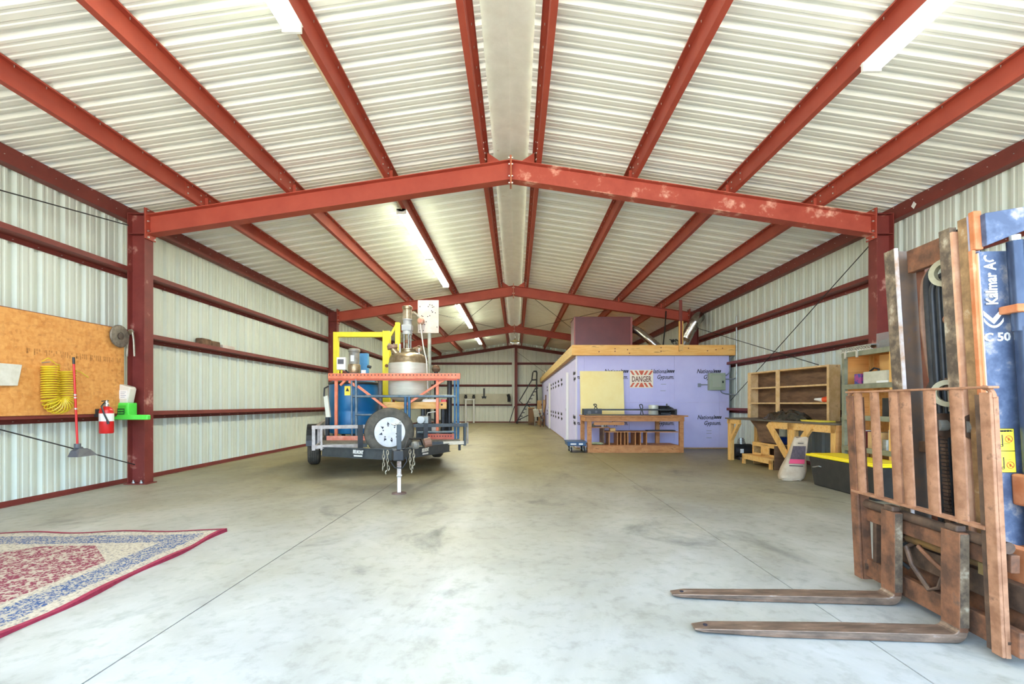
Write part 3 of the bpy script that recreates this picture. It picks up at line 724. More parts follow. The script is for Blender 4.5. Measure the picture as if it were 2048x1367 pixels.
q = W(1225, 858, 11.9); MB().box(q.x - .07, q.x + .07, 11.85, 12.0, .52, .6).build('wood_block', m_woodx, label='stubby wood block on the middle shelf under the workbench', cat='block', bevel=.01)
q = W(1320, 858, 12.0); MB().box(q.x - .35, q.x + .35, 11.85, 12.1, .52, .545).build('steel_plate', m_black, label='thin black plate lying on the middle shelf under the workbench', cat='plate')
q = W(1193, 890, 11.9); b = MB()
for k in range(8): b.lathe([(.0, 0), (.05, .02), (.06, .04), (.0, .07)], (q.x + random.uniform(-.1, .1), 11.85 + random.uniform(-.08, .08), .18), n=8)
b.build('rag_heap', M('pale_green_rag', (150, 158, 120), (170, 176, 140), scale=20, rough=.9), label='pale green rags heaped on the bottom shelf of the workbench', cat='rags')

dl = thing('wheeled_dolly', 'small blue platform dolly at the end of the workbench', 'dolly', (1.52, 11.85, 0))
MB().box(1.28, 1.74, 11.62, 12.25, .17, .27).build('deck', m_dolly, dl, bevel=.01)
MB().box(1.26, 1.76, 11.6, 12.27, .255, .275).build('rim', m_dolly, dl)
for px, w_ in ((1147, .07), (1162, .05)):
    q = W(px, 891, 11.6); MB().box(q.x - w_, q.x + w_, 11.612, 11.622, .2, .235).build('label_plate', m_white, dl)
for ax in (1.38, 1.70):
    for ay in (11.7, 12.15):
        c_ = MB().cyl((ax - .02, ay, .065), (ax + .02, ay, .065), .065, n=18).build('caster_wheel', m_dark, dl, smooth=True)
        MB().cyl((ax - .024, ay, .065), (ax + .024, ay, .065), .03, n=12).build('hub', m_cream, c_)
        MB().box(ax - .035, ax - .026, ay - .02, ay + .02, .06, .17).box(ax + .026, ax + .035, ay - .02, ay + .02, .06, .17).build('caster_fork', m_zinc, dl)

# ------------------------------------------------------------------ bench and shelves along the wall
ang = math.atan2(.33, 2.8)
b2 = thing('wall_bench', 'long timber bench with slanted braces along the ribbed wall', 'workbench', (4.62, 10.25, 0), R(-90) + ang)
# local: x runs toward the open end, y toward the wall
MB().box(-.05, 3.02, -.02, .72, .885, .915).build('bench_top', M('dark_bench_top', (86, 78, 66), (110, 100, 84), scale=5, rough=.6), b2, local=True)
for q_ in ((0, .45, .79), (1.45, 2.98, .76)): MB().box(q_[0], q_[1], 0, .04, q_[2], .885).build('apron', m_woodx, b2, local=True)
for lx, wd_ in ((.02, .1), (1.9, .17), (2.88, .1)):
    MB().box(lx, lx + wd_, .0, .09, 0, .885).build('leg', m_woodv, b2, local=True, bevel=.004)
for lx in (.02, 2.88): MB().box(lx, lx + .1, .62, .71, 0, .885).build('leg', m_woodv, b2, local=True)
MB().bar((.1, .045, .45), (.38, .045, .82), .07, .06).build('brace', m_woodv, b2, local=True)
MB().bar((1.92, -.02, .28), (1.42, -.02, .84), .05, .1).build('brace', m_woodv, b2, local=True)
MB().bar((2.06, -.02, .34), (2.5, -.02, .84), .05, .1).build('brace', m_woodv, b2, local=True)
MB().box(2.99, 3.02, .0, .7, .02, .885).build('end_panel', M('orange_ply', (176, 122, 66), (194, 142, 84), scale=3, rough=.7, st=(1, 1, 4)), b2, local=True)
MB().prism([(.66, .885), (1.52, .885), (1.52, .47), (.96, .47), (.88, .72)], 'y', .1, .12).build('hung_panel', m_ply, b2, local=True)
sh = thing('wall_shelf_unit', 'open timber shelf unit with dark plywood back standing on the wall bench', 'shelf', (4.62, 10.25, .915), R(-90) + ang)
Z0 = -.0
def SB(*a): return MB().box(*a)
x0, x1, ya, yb = -.0, 2.24, .50, .70
SB(x0, x1, yb, yb + .012, 0, .97).build('back_panel', m_ply, sh, local=True)
for zz in (.30, .62, .95): SB(x0, x1, ya, yb, zz, zz + .03).build('shelf_board', m_pale, sh, local=True)
for xx, dd in ((x0, .04), (x1, .03)):
    SB(xx, xx + dd, ya, yb + .012, 0, .98).build('end_panel', m_pale, sh, local=True)
for xx in (x0, .92): SB(xx + .0, xx + .1, ya - .02, ya, 0, .98).build('upright', m_pale, sh, local=True)
SB(x1 - .0, x1 + .05, ya - .02, ya, 0, .98).build('upright', m_pale, sh, local=True)
# plastic sheet heap and tools on the bench
def benchpt(lx, ly, z): return MW[b2.name] @ Vector((lx, ly, z))
b = MB(); c = benchpt(1.55, .28, .92); n = 14
vs = []; fs = []
for i in range(n):
    for j in range(n):
        u, v = i / (n - 1) * 2 - 1, j / (n - 1) * 2 - 1
        h = max(0, 1 - (u * u * .9 + v * v)) ** .5 * .17 * (.6 + .6 * random.random())
        p = benchpt(1.55 + u * .55, .25 + v * .2, .918 + h); vs.append(p)
for i in range(n - 1):
    for j in range(n - 1): fs.append((i * n + j, i * n + j + 1, (i + 1) * n + j + 1, (i + 1) * n + j))
MB().add(vs, fs).build('plastic_bag', m_foil, label='crumpled shiny black plastic bag on the wall bench', cat='bag', smooth=True)
p = benchpt(2.2, .22, .916); MB().box(p.x - .1, p.x + .15, p.y - .4, p.y + .25, .916, .94).build('folder', M('yellow_folder', (236, 210, 70), rough=.6), label='flat yellow folder on the wall bench beside the black bag', cat='folder')
ob = thing('drill_driver', 'small orange and white power tool on the middle shelf over the wall bench', 'power tool', tuple(benchpt(2.1, .58, 1.245)))
q0, q1, q2 = benchpt(1.85, .58, 1.30), benchpt(2.06, .58, 1.29), benchpt(2.26, .58, 1.31)
MB().cyl(q0, q1, .02, .045, 12).build('nozzle', m_white, ob); MB().cyl(q1, q2, .05, .06, 12).build('motor_housing', M('orange_plastic', (238, 86, 40), rough=.4), ob)
MB().bar(q1 - Vector((0, 0, .01)), q1 - Vector((0, .05, .045)), .05, .04).build('battery', m_dark, ob)

# under the wall bench
st = thing('step_box', 'pale pine step stool box with two open cubbies under the wall bench', 'step stool', (4.7, 9.6, 0), R(-90) + R(4))
L_ = .95
SB(0.05, .9, .12, .5, .42, .45).build('top_board', m_woodx, st, local=True)
SB(.05, .9, .12, .14, .40, .42).box(.05, .9, .12, .14, .2, .24).box(.05, .08, .12, .14, .2, .42).box(.34, .6, .12, .14, .2, .42).box(.87, .9, .12, .14, .2, .42).build('front_frame', m_woodx, st, local=True)
for q_ in ((.05, .34), (.6, .88)): SB(q_[0], q_[1], .121, .139, .37, .42).build('cubby_panel', m_woodx, st, local=True)
for q_ in (.05, .88): SB(q_, q_ + .02, .14, .5, 0, .42).build('side', m_wood, st, local=True)
SB(-.02, .95, -.06, .14, .17, .2).build('step_board', m_woodx, st, local=True)
SB(-.02, .95, -.06, -.03, .1, .17).build('step_apron', m_woodx, st, local=True)
for xx in (-.02, .88): SB(xx, xx + .07, -.06, -.02, 0, .17).build('foot', m_woodv, st, local=True)
SB(.07, .88, .48, .5, .02, .42).build('back', m_ply, st, local=True)
p = MW[st.name] @ Vector((.97, 0, 0))
b = MB(lambda v: MW[st.name] @ v); b.box(.98, 1.0, -.02, .55, 0, .44).build('plywood_offcut', m_ply, label='dark plywood offcut standing against the pine step stool', cat='board')
nv = thing('tool_case', 'navy blue plastic tool case lying on the step stool', 'case', tuple(MW[st.name] @ Vector((.5, .3, .45))), R(-90) + R(4))
MB().prism([(-.3, 0), (.35, 0), (.38, .08), (.3, .14), (-.28, .13), (-.34, .06)], 'y', -.1, .12).build('shell', m_navy, nv, local=True, bevel=.015)
MB().tube([(-.34, 0, .05), (-.42, 0, .06), (-.42, 0, .1), (-.32, 0, .11)], .012, 8).build('handle', m_navy, nv, local=True)
mo = thing('tank_compressor', 'black cylindrical compressor tank under the far end of the wall bench', 'compressor', (4.98, 10.35, 0))
MB().lathe([(0, 0), (.1, .02), (.145, .06), (.15, .1), (.15, .4), (.145, .44), (.1, .48), (0, .5)], (4.72, 10.3, .19), (1, .0, 0), 24).build('tank', m_black, mo, smooth=True)
for xx in (4.84, 5.1): MB().box(xx, xx + .03, 10.18, 10.42, 0, .07).build('foot', m_black, mo)
MB().box(4.86, 4.93, 10.142, 10.152, .15, .24).build('label_plate', m_white, mo)
b = MB()
for k in range(3): b.cyl((4.95, 10.3, .35 + k * .035), (4.95, 10.3, .37 + k * .035), .09 - k * .01, n=14)
b.cyl((4.95, 10.3, .33), (4.95, 10.3, .47), .05, n=12).build('pump_head', m_zinc, mo)

sk2 = thing('paper_sack', 'slumped white and pink paper sack leaning by the black tote', 'sack', (4.46, 7.55, 0))
rings = []; nr, ns = 14, 24
fs = []; vs = []
for i in range(nr):
    t = i / (nr - 1); z = t * .68
    w = .205 * (1 - .36 * t) * (.82 + .18 * math.sin(math.pi * min(1, t * 1.5 + .15))); d = .12 * (1 - .75 * t ** 2)
    if i == 0: w *= .86; d *= .8
    for j in range(ns):
        a = 2 * math.pi * j / ns
        ca, sa = math.cos(a), math.sin(a); e = .6
        xx = math.copysign(abs(ca) ** e, ca) * w * (1 + .03 * math.sin(5 * a + i)); yy_ = math.copysign(abs(sa) ** e, sa) * d * (1 + .06 * math.sin(3 * a + i * 1.7))
        vs.append((4.40 + xx * .93 + t * .21 + yy_ * .3, 7.52 + yy_ - xx * .28 + t * .05, z + .012 * math.sin(4 * a + i)))
for i in range(nr - 1): fs += [(i * ns + j, i * ns + (j + 1) % ns, (i + 1) * ns + (j + 1) % ns, (i + 1) * ns + j) for j in range(ns)]
fs += [tuple(range(ns))[::-1], tuple(range((nr - 1) * ns, nr * ns))]
MB().add([(x_, y_, max(0, z_)) for x_, y_, z_ in vs], fs).build('bag_body', m_paper, sk2, smooth=True)
def sackpt(u, t):     # front face point
    z = t * .68; w = .185 * u * (1 - .36 * t)
    return Vector((4.40 + w * .93 + t * .21 - .03, 7.52 - .12 * (1 - .75 * t ** 2) * 1.07 - w * .28 + t * .05 - .012, z))
def patch(u0, u1, t0, t1, mat, nm):
    vs = []; fs = []
    for i in range(7):
        for j in range(7): vs.append(sackpt(u0 + (u1 - u0) * j / 6, t0 + (t1 - t0) * i / 6))
    for i in range(6):
        for j in range(6): fs.append((i * 7 + j, i * 7 + j + 1, i * 7 + j + 8, i * 7 + j + 7))
    MB().add(vs, fs).build(nm, mat, sk2, solid=.006)
patch(-.78, .62, .50, .80, M('print_dark', (64, 52, 56), (84, 70, 72), scale=30, rough=.7), 'printed_label')
patch(-.78, .62, .40, .50, M('print_pink', (214, 70, 104), rough=.7), 'pink_band')
patch(-.7, .55, .345, .36, m_ink, 'print_line'); patch(-.3, .35, .86, .872, m_ink, 'print_line')

tt = thing('storage_tote', 'big black storage tote with bright yellow lid on the floor', 'tote', (4.72, 6.46, 0))
b = MB(); n = 4
bt = [(4.50, 5.86), (4.92, 5.86), (4.92, 7.08), (4.50, 7.08)]; tp = [(4.455, 5.8), (4.95, 5.8), (4.95, 7.14), (4.455, 7.14)]
b.add([(x_, y_, 0.0) for x_, y_ in bt] + [(x_, y_, .43) for x_, y_ in tp], [(3, 2, 1, 0), (4, 5, 6, 7)] + [(i, (i + 1) % 4, 4 + (i + 1) % 4, 4 + i) for i in range(4)]).build('bin', m_tote, tt, bevel=.02)
MB().box(4.43, 4.975, 5.77, 7.17, .43, .465).build('lid', m_lid, tt, bevel=.01)
MB().box(4.47, 4.935, 5.82, 7.12, .465, .475).build('lid_panel', m_lid, tt)
for yy in (6.92,): MB().tube([(4.46, yy - .07, .30), (4.43, yy - .07, .31), (4.43, yy + .07, .28), (4.46, yy + .07, .28)], .009, 8).build('handle', m_zinc, tt)

ru = thing('rack_shelving', 'tall open shelving with grey green frame and strand board back behind the forklift', 'shelving', (5.2, 6.65, 0))
ux0, ux1, uy0, uy1 = 4.985, 5.44, 6.20, 7.17
for xx, yy in ((ux0, uy1 - .06), (ux0, uy0)):
    MB().box(xx, xx + .05, yy, yy + .06, 0, 1.99).build('post', m_greenwood if yy > 6.5 else m_woodv, ru)
for xx, yy in ((ux1 - .05, uy1 - .05), (ux1 - .05, uy0)): MB().box(xx, xx + .05, yy, yy + .05, 0, 1.99).build('post', m_woodv, ru)
for z in (.10, .52, .98, 1.44, 1.92):
    MB().box(ux0 - .005, ux0 + .03, uy0, uy1, z, z + .07).build('front_rail', m_greenwood, ru)
    MB().box(ux0 + .03, ux1, uy0 + .01, uy1 - .01, z + .03, z + .05).build('shelf_board', m_ply if z < 1.9 else m_woodx, ru)
MB().box(ux1, ux1 + .012, uy0, uy1, .1, 1.99).build('back_panel', m_osb, ru)
MB().box(ux0 + .05, ux1, uy1 - .012, uy1, .1, 1.99).build('side_panel', m_osb, ru)
MB().box(ux0 + .25, ux1, uy0 + .28, uy0 + .30, 1.5, 1.92).build('partition', m_woodx, ru)
MB().box(ux0 + .25, ux0 + .262, uy0 + .05, uy0 + .55, 1.49, 1.92).build('tan_panel', M('tan_board', (206, 152, 84), (214, 162, 94), scale=2, rough=.7), ru)
# things on the rack
MB().box(5.02, 5.2, 6.34, 6.78, 1.49, 1.68).build('storage_bin', M('frosted_tub', (190, 184, 160), (206, 200, 178), scale=6, rough=.4), label='frosted grey tub on the upper rack shelf', cat='tub', bevel=.01)
MB().box(5.0, 5.018, 6.3, 6.5, 1.49, 1.54).build('white_box', m_white, label='small white carton in front of the frosted tub on the rack', cat='box')
MB().box(5.02, 5.12, 6.82, 6.95, 1.49, 1.66).build('blue_box', M('purple_blue_box', (60, 66, 132), (150, 60, 120), scale=16, rough=.5, lo=.48, hi=.5), label='blue and purple box beside the frosted tub on the rack', cat='box')
MB().tube([(5.2, 6.9, 1.50), (5.2, 6.88, 1.7), (5.2, 6.8, 1.74), (5.2, 6.72, 1.72), (5.2, 6.7, 1.6)], .014, 8).build('cable_loop', m_dark, label='dark cable loop behind the boxes on the upper rack shelf', cat='cable')
MB().box(5.05, 5.2, 6.34, 6.46, 1.03, 1.30).build('black_case', m_black, label='black upright case on the second rack shelf', cat='case')
MB().bar((5.04, 6.62, 1.03), (5.04, 6.58, 1.26), .02, .06).build('dark_panel', m_black, label='thin dark panel leaning on the second rack shelf', cat='panel')
for yy, mt_, nm, lab, h in ((6.94, m_white, 'binder', 'white binder standing on the third rack shelf', .26), (6.86, M('maroon', (120, 40, 44), rough=.6), 'binder', 'maroon binder standing on the third rack shelf', .25), (6.28, m_cream, 'paper_stack', 'cream ruled paper ream on the third rack shelf', .3)):
    MB().box(5.02, 5.25, yy - .035, yy + .035, .57, .57 + h).build(nm, mt_, label=lab, cat=nm.split('_')[0], bevel=.004)
MB().box(5.03, 5.3, 6.44, 6.7, .57, .82).build('carton', m_card, label='tan carton on the third rack shelf', cat='box')
MB().lathe([(.06, 0), (.06, .16), (0, .16)], (5.01 + .06, 6.52 - .13, .57), n=16).build('tin', m_zinc, label='bright tin on the third rack shelf', cat='tin', smooth=True)
tr = thing('wire_rail_tray', 'chromed wire rail tray on top of the rack shelving', 'tray', (5.1, 6.85, 1.99))
b = MB()
for k in range(12): b.bar((5.0, 7.2 - k * .05, 2.0 + .005), (5.0, 7.15 - k * .05, 2.05), .011, .011).bar((5.0, 7.2 - k * .05, 2.05), (5.0, 7.15 - k * .05, 2.005), .011, .011)
b.build('lattice', m_bolt, tr)
MB().box(4.985, 5.3, 6.58, 7.22, 2.05, 2.066).build('top_plate', m_zinc, tr)
MB().box(4.985, 5.015, 6.58, 7.22, 1.99, 2.004).build('rail', m_bolt, tr)
for yy in (7.08, 6.84): MB().box(4.97, 4.985, yy - .02, yy + .02, 1.90, 2.0).build('clip', m_bolt, tr)
MB().box(5.06, 5.38, 6.25, 6.56, 1.99, 2.11).build('rolled_netting', M('dark_netting', (62, 56, 52), (86, 78, 70), scale=30, rough=.9, bump=.6), label='dark rolled netting on top of the rack shelving', cat='netting', bevel=.04)
MB().box(5.045, 5.053, 6.22, 6.56, 1.99, 2.2).build('acrylic_sheet', m_smoke, label='smoky clear plastic sheet standing on the rack shelving', cat='sheet')

# ------------------------------------------------------------------ left wall things
XG = XC - 5.79                                      # girt faces
brd = thing('strand_board', 'large orange strand board sheet fixed to the girts beside the scuffed column', 'board', (XG + .01, 5.9, 1.10))
MB().box(XG + .002, XG + .014, 4.0, 7.0, 1.08, 2.33).build('sheet', m_osb, brd)
b = MB()
for k in range(46):
    yy = 5.55 + k * .03 + (.02 if k % 7 else .06)
    if yy > 6.95: break
    for r_ in range(2):
        if random.random() < .75: b.box(XG + .0142, XG + .0148, yy, yy + .012 + .008 * random.random(), 1.83 + r_ * .035 - (k % 5) * .004, 1.857 + r_ * .035)
b.build('mill_stamp', M('faded_stamp', (186, 126, 64), rough=.8), brd, kind='stuff')
XB = XG + .016
def LW(px, py, off=0.0): return WX(px, py, XB + off)
p0, p1, p2, p3 = LW(-12, 725), LW(40, 729), LW(31, 771), LW(-12, 771)
b = MB(); v = [p0, p1, p2, p3]; v2 = [q + Vector((.03, 0, 0)) for q in v]
b.add(v + v2, [(0, 1, 2, 3), (7, 6, 5, 4), (0, 4, 5, 1), (1, 5, 6, 2), (2, 6, 7, 3), (3, 7, 4, 0)]).build('document_pocket', M('frosted_pocket', (206, 202, 184), (222, 218, 204), scale=9, rough=.35), label='frosted plastic document pocket pinned to the strand board', cat='pocket', bevel=.006)
# coil hose: helix along a U
hz = thing('coil_hose', 'bright yellow coiled air hose hung in a U on the strand board', 'hose', LW(112, 828))
cp = []
A, Bq = LW(87, 730), LW(121, 730); C_ = LW(104, 796)
ya_, yb_ = A.y, Bq.y; zt_, zb_ = A.z, C_.z; rad = (yb_ - ya_) / 2
U = []
for k in range(41): U.append((ya_, zt_ + (zb_ - zt_) * k / 40))
for k in range(1, 25):
    a = math.pi * k / 24; U.append((ya_ + rad - rad * math.cos(a), zb_ - rad * math.sin(a) * .95))
for k in range(1, 39): U.append((yb_, zb_ + (zt_ - .05 - zb_) * k / 38))
cum = [0]
for i in range(1, len(U)): cum.append(cum[-1] + math.hypot(U[i][0] - U[i - 1][0], U[i][1] - U[i - 1][1]))
tot = cum[-1]; turns = 38; seg = 16; pts = []; rc = rad * .86
import bisect
for k in range(turns * seg + 1):
    s_ = tot * k / (turns * seg); i = min(len(U) - 2, max(0, bisect.bisect(cum, s_) - 1))
    t = (s_ - cum[i]) / max(1e-6, cum[i + 1] - cum[i]); y_ = U[i][0] + (U[i + 1][0] - U[i][0]) * t; z_ = U[i][1] + (U[i + 1][1] - U[i][1]) * t
    dy, dz = U[i + 1][0] - U[i][0], U[i + 1][1] - U[i][1]; l_ = math.hypot(dy, dz); dy /= l_; dz /= l_
    a = 2 * math.pi * k / seg
    pts.append((XB + .085 + .075 * math.cos(a), y_ + rc * math.sin(a) * (-dz) * .98, z_ + rc * math.sin(a) * dy * .98 + .012 * math.cos(a)))
MB().tube(pts, .0075, 6).build('coil', m_hose, hz, smooth=True)
e0 = Vector(pts[0]); e1 = Vector(pts[-1])
MB().tube([e0, e0 + Vector((0, -.1, .07)), e0 + Vector((-.02, -.16, .02))], .006, 6).build('hose_end', m_hose, hz)
MB().tube([e1, e1 + Vector((0, .1, -.02)), e1 + Vector((0, .22, -.09))], .006, 6).build('hose_end', m_hose, hz)
MB().cyl((XB, ya_ - .02, zt_ + .03), (XB + .1, ya_ - .02, zt_ + .04), .006, n=8).build('hook', m_zinc, hz)
# lobby dustpan
dp = thing('lobby_dustpan', 'long handled dustpan with red handle hanging against the strand board', 'dustpan', LW(158, 912, .12))
pA = LW(147, 714, .19)
pB = LW(155, 893, .2)
MB().cyl(pA.lerp(pB, .06), pB, .0125, n=12).build('handle', m_red2, dp, smooth=True)
MB().cyl(pA, pA.lerp(pB, .075), .014, n=12).build('grip', m_black, dp)
for t in (.41, .44, .565): MB().cyl(pA.lerp(pB, t), pA.lerp(pB, t + .016), .016, n=12).build('collar', m_bolt, dp)
l_, r_, t_ = LW(140, 914, .2), LW(181, 914, .2), LW(143, 896, .15)
y0_, y1_ = l_.y, r_.y; zb_, zt2 = l_.z, pB.z
b = MB(); q = []
prof = [(0, 0), (1, 0), (.9, .62), (.72, .78), (.56, .82), (.5, 1.0), (.36, 1.0), (.33, .82), (.16, .62)]
q = [(y0_ + (y1_ - y0_) * u, zb_ + (zt2 - zb_) * v) for u, v in prof]
n = len(q); v = [(XB + .30, yy, zz) for yy, zz in q[:2]] + [(XB + .23, yy, zz) for yy, zz in q[2:]] + [(XB + .16, yy, zz) for yy, zz in q]
b.add(v, [tuple(range(n))[::-1], tuple(range(n, 2 * n))] + [(i, (i + 1) % n, n + (i + 1) % n, n + i) for i in range(n)]).build('pan', m_greyplastic, dp, bevel=.004)
MB().cyl(pB - Vector((0, 0, .01)), pB + Vector((0, 0, .04)), .035, n=12).build('socket', m_greyplastic, dp)
# disc
dc = thing('sanding_disc', 'dull round grinding disc hung at the top corner of the strand board', 'disc', LW(236, 690, .02))
c = LW(237, 672, .02)
MB().lathe([(.0, .0), (.155, 0), (.165, .012), (.165, .02), (.155, .03), (.06, .035), (.055, .025), (0, .025)], c, (1, 0, 0), 36).build('plate', m_disc, dc, smooth=True)
MB().lathe([(.0, .028), (.045, .028), (.045, .04), (.02, .045), (0, .045)], c, (1, 0, 0), 18).build('hub', M('disc_hub', (86, 72, 60), rough=.6), dc, smooth=True)
# tongs on column
tg = thing('pipe_tongs', 'pale steel tongs hung open on the scuffed column beside the disc', 'tongs', (XC - 5.70, 7.07, 2.0))
P = lambda px, py: W(px, py, 7.065)
MB().tube([P(258, 664), P(256, 675), P(255, 690), P(254, 712)], .014, 8).build('handle', m_chain, tg, smooth=True)
MB().tube([P(265, 664), P(267, 675), P(268, 690), P(269, 712)], .014, 8).build('handle', m_chain, tg, smooth=True)
MB().lathe([(.0, -.02), (.035, -.02), (.035, .02), (0, .02)], P(261, 665), (0, 1, 0), 16).build('pivot', m_bronze, tg)
MB().tube([P(257, 668), P(258, 660), P(264, 659), P(267, 664)], .013, 8).build('jaw', m_chain, tg)
# extinguisher
fe = thing('fire_extinguisher', 'red fire extinguisher hung below the strand board corner', 'fire extinguisher', LW(213, 866, .1))
cb = LW(213, 866, .14); ct = LW(213, 812, .14); r_ = .082
zb_ = cb.z; H_ = ct.z - zb_
MB().lathe([(r_ * .9, 0), (r_, .012), (r_, H_ * .82), (r_ * .8, H_ * .93), (.03, H_), (0, H_)], (cb.x, cb.y, zb_), n=24).build('cylinder', m_red2, fe, smooth=True)
MB().lathe([(r_ + .0015, H_ * .45), (r_ + .0015, H_ * .74)], (cb.x, cb.y, zb_), n=24).build('label_band', m_white, fe, smooth=True)
MB().lathe([(.03, 0), (.03, .03), (.022, .05), (.022, .08), (0, .08)], (cb.x, cb.y, zb_ + H_), n=14).build('valve', m_bolt, fe)
MB().bar((cb.x, cb.y - .07, zb_ + H_ + .07), (cb.x, cb.y + .03, zb_ + H_ + .08), .02, .012).build('lever', m_black, fe)
MB().tube([(cb.x, cb.y - .03, zb_ + H_ + .05), (cb.x + .02, cb.y - .1, zb_ + H_), (cb.x + .05, cb.y - .1, zb_ + H_ * .75), (cb.x + .07, cb.y - .07, zb_ + H_ * .5)], .011, 8).build('hose', m_black, fe, smooth=True)
MB().cyl((cb.x + .07, cb.y - .07, zb_ + H_ * .5), (cb.x + .075, cb.y - .055, zb_ + H_ * .36), .012, .018, 10).build('nozzle', m_black, fe)
MB().box(XB - .016, cb.x - .06, cb.y - .02, cb.y + .02, zb_ + H_ * .6, zb_ + H_ * .9).build('wall_bracket', m_black, fe)
# green wall dispenser
gd = thing('eyewash_dispenser', 'lime green wall station holding an upturned white bottle beside the extinguisher', 'dispenser', (XC - 5.62, 6.95, 1.0))
Q = lambda px, py, d=6.93: W(px, py, d)
def qbox(nm, px0, px1, py0, py1, d0, d1, mat, bev=.01, par=None):
    a_, c_ = W(px0, py0, d0), W(px1, py1, d0)
    return MB().box(a_.x, c_.x, d0, d1, c_.z, a_.z).build(nm, mat, par or gd, bevel=bev)
qbox('holder', 224.5, 257, 805, 838, 6.90, 7.06, m_green)
qbox('drip_arm', 227, 295, 829, 839, 6.885, 6.95, m_green, .012)
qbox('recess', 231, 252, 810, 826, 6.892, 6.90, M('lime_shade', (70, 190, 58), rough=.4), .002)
qbox('label_panel', 234, 248, 816.5, 828, 6.880, 6.886, M('dark_green', (24, 74, 40), rough=.5), .001)
b = MB()
for r_ in range(2):
    for k in range(4):
        a_ = W(236 + k * 3, 819 + r_ * 5, 6.879); b.box(a_.x, a_.x + .013, 6.878, 6.8795, a_.z - .018, a_.z)
b.build('label_marks', m_green, gd)
v = [Q(228, 768), Q(233, 766), Q(259, 773), Q(261, 777), Q(255, 806), Q(225.5, 806)]
MB().prism([(q.x, q.z) for q in v], 'y', 6.92, 7.05).build('bottle', M('milky_bottle', (214, 208, 190), (224, 218, 202), scale=6, rough=.35), gd, bevel=.015)
a_, c_ = W(238, 780, 6.915), W(254, 797, 6.915)
MB().box(a_.x, c_.x, 6.913, 6.918, c_.z, a_.z).build('bottle_label', m_white, gd)
b = MB()
for k in range(4):
    a_ = W(241, 783 + k * 3.5, 6.912); b.box(a_.x, a_.x + .08 - .02 * (k % 2), 6.9115, 6.913, a_.z - .006, a_.z)
b.build('bottle_print', m_conduit, gd)
# things on the second girt
p = WX(400, 688, XC - 5.9); zt_ = 2.275
MB().box(XC - 5.98, XC - 5.84, 8.85, 9.12, zt_ + .002, zt_ + .19).build('wood_chunk', M('bark_brown', (96, 70, 50), (128, 96, 70), scale=14, rough=.9, bump=.6), label='first of two rough brown blocks on the second girt, the one nearer the column', cat='block', bevel=.02)
MB().box(XC - 5.98, XC - 5.86, 9.16, 9.42, zt_ + .002, zt_ + .18).build('wood_chunk', m_ply, label='second rough brown block on the girt, next to the white tin', cat='block', bevel=.02)
MB().box(XC - 5.96, XC - 5.86, 9.5, 9.9, zt_ + .002, zt_ + .14).build('small_carton', m_perf, label='small white and red carton on the girt next to the brown blocks', cat='box', bevel=.005)

# ------------------------------------------------------------------ rug
rw, rl = 2.15, 3.1
rg = thing('oriental_rug', 'red, cream and blue patterned oriental rug lying on the concrete', 'rug', (-2.77, 4.48, 0), R(182.5))
# local x runs away from the aisle (world -x), local y toward the open end (world -y)
rx, ry = Vector((math.cos(R(182.5)), math.sin(R(182.5)), 0)), None
def wav(x_, y_): return .008 * (1 + math.sin(y_ * 9 + 1)) * math.exp(-x_ * 6) + .006 * (1 + math.sin(x_ * 8)) * math.exp(-y_ * 6)
def edge(x_, y_): return .018 * math.sin(y_ * 7.0) * math.exp(-x_ * 5), .012 * math.sin(x_ * 6.0) * math.exp(-y_ * 5)
vs, fs = [], []; nx, ny = 30, 44
for i in range(nx + 1):
    for j in range(ny + 1):
        x_, y_ = rw * i / nx, rl * j / ny; ex, ey = edge(x_, y_)
        vs.append((x_ + ex, y_ + ey, .006 + wav(x_, y_)))
for i in range(nx):
    for j in range(ny): fs.append((i * (ny + 1) + j, i * (ny + 1) + j + 1, (i + 1) * (ny + 1) + j + 1, (i + 1) * (ny + 1) + j))
MB().add(vs, fs).build('pile_field', rugmat(rw, rl), rg, local=True, solid=.008)
per = [(0, rl * j / ny) for j in range(ny + 1)] + [(rw * i / nx, rl) for i in range(1, nx + 1)] + [(rw, rl * j / ny) for j in range(ny - 1, -1, -1)] + [(rw * i / nx, 0) for i in range(nx - 1, 0, -1)]
b = MB(); vs = []; n = len(per)
for (x_, y_) in per:
    ex, ey = edge(x_, y_)
    ix, iy = (1 if x_ < 1e-6 else -1 if x_ > rw - 1e-6 else 0), (1 if y_ < 1e-6 else -1 if y_ > rl - 1e-6 else 0)
    zz = .013 + wav(x_, y_)
    vs += [(x_ + ex - ix * .006, y_ + ey - iy * .006, .001), (x_ + ex - ix * .004, y_ + ey - iy * .004, zz), (x_ + ex + ix * .034, y_ + ey + iy * .034, zz)]
for i in range(n):
    o, o2 = i * 3, ((i + 1) % n) * 3; fs2 = [(o, o + 1, o2 + 1, o2), (o + 1, o + 2, o2 + 2, o2 + 1)]
    b.f += fs2
b.v = [Vector(p) for p in vs]
b.build('binding', M('crimson_binding', (130, 22, 50), (144, 34, 62), scale=30, rough=.8), rg, local=True)

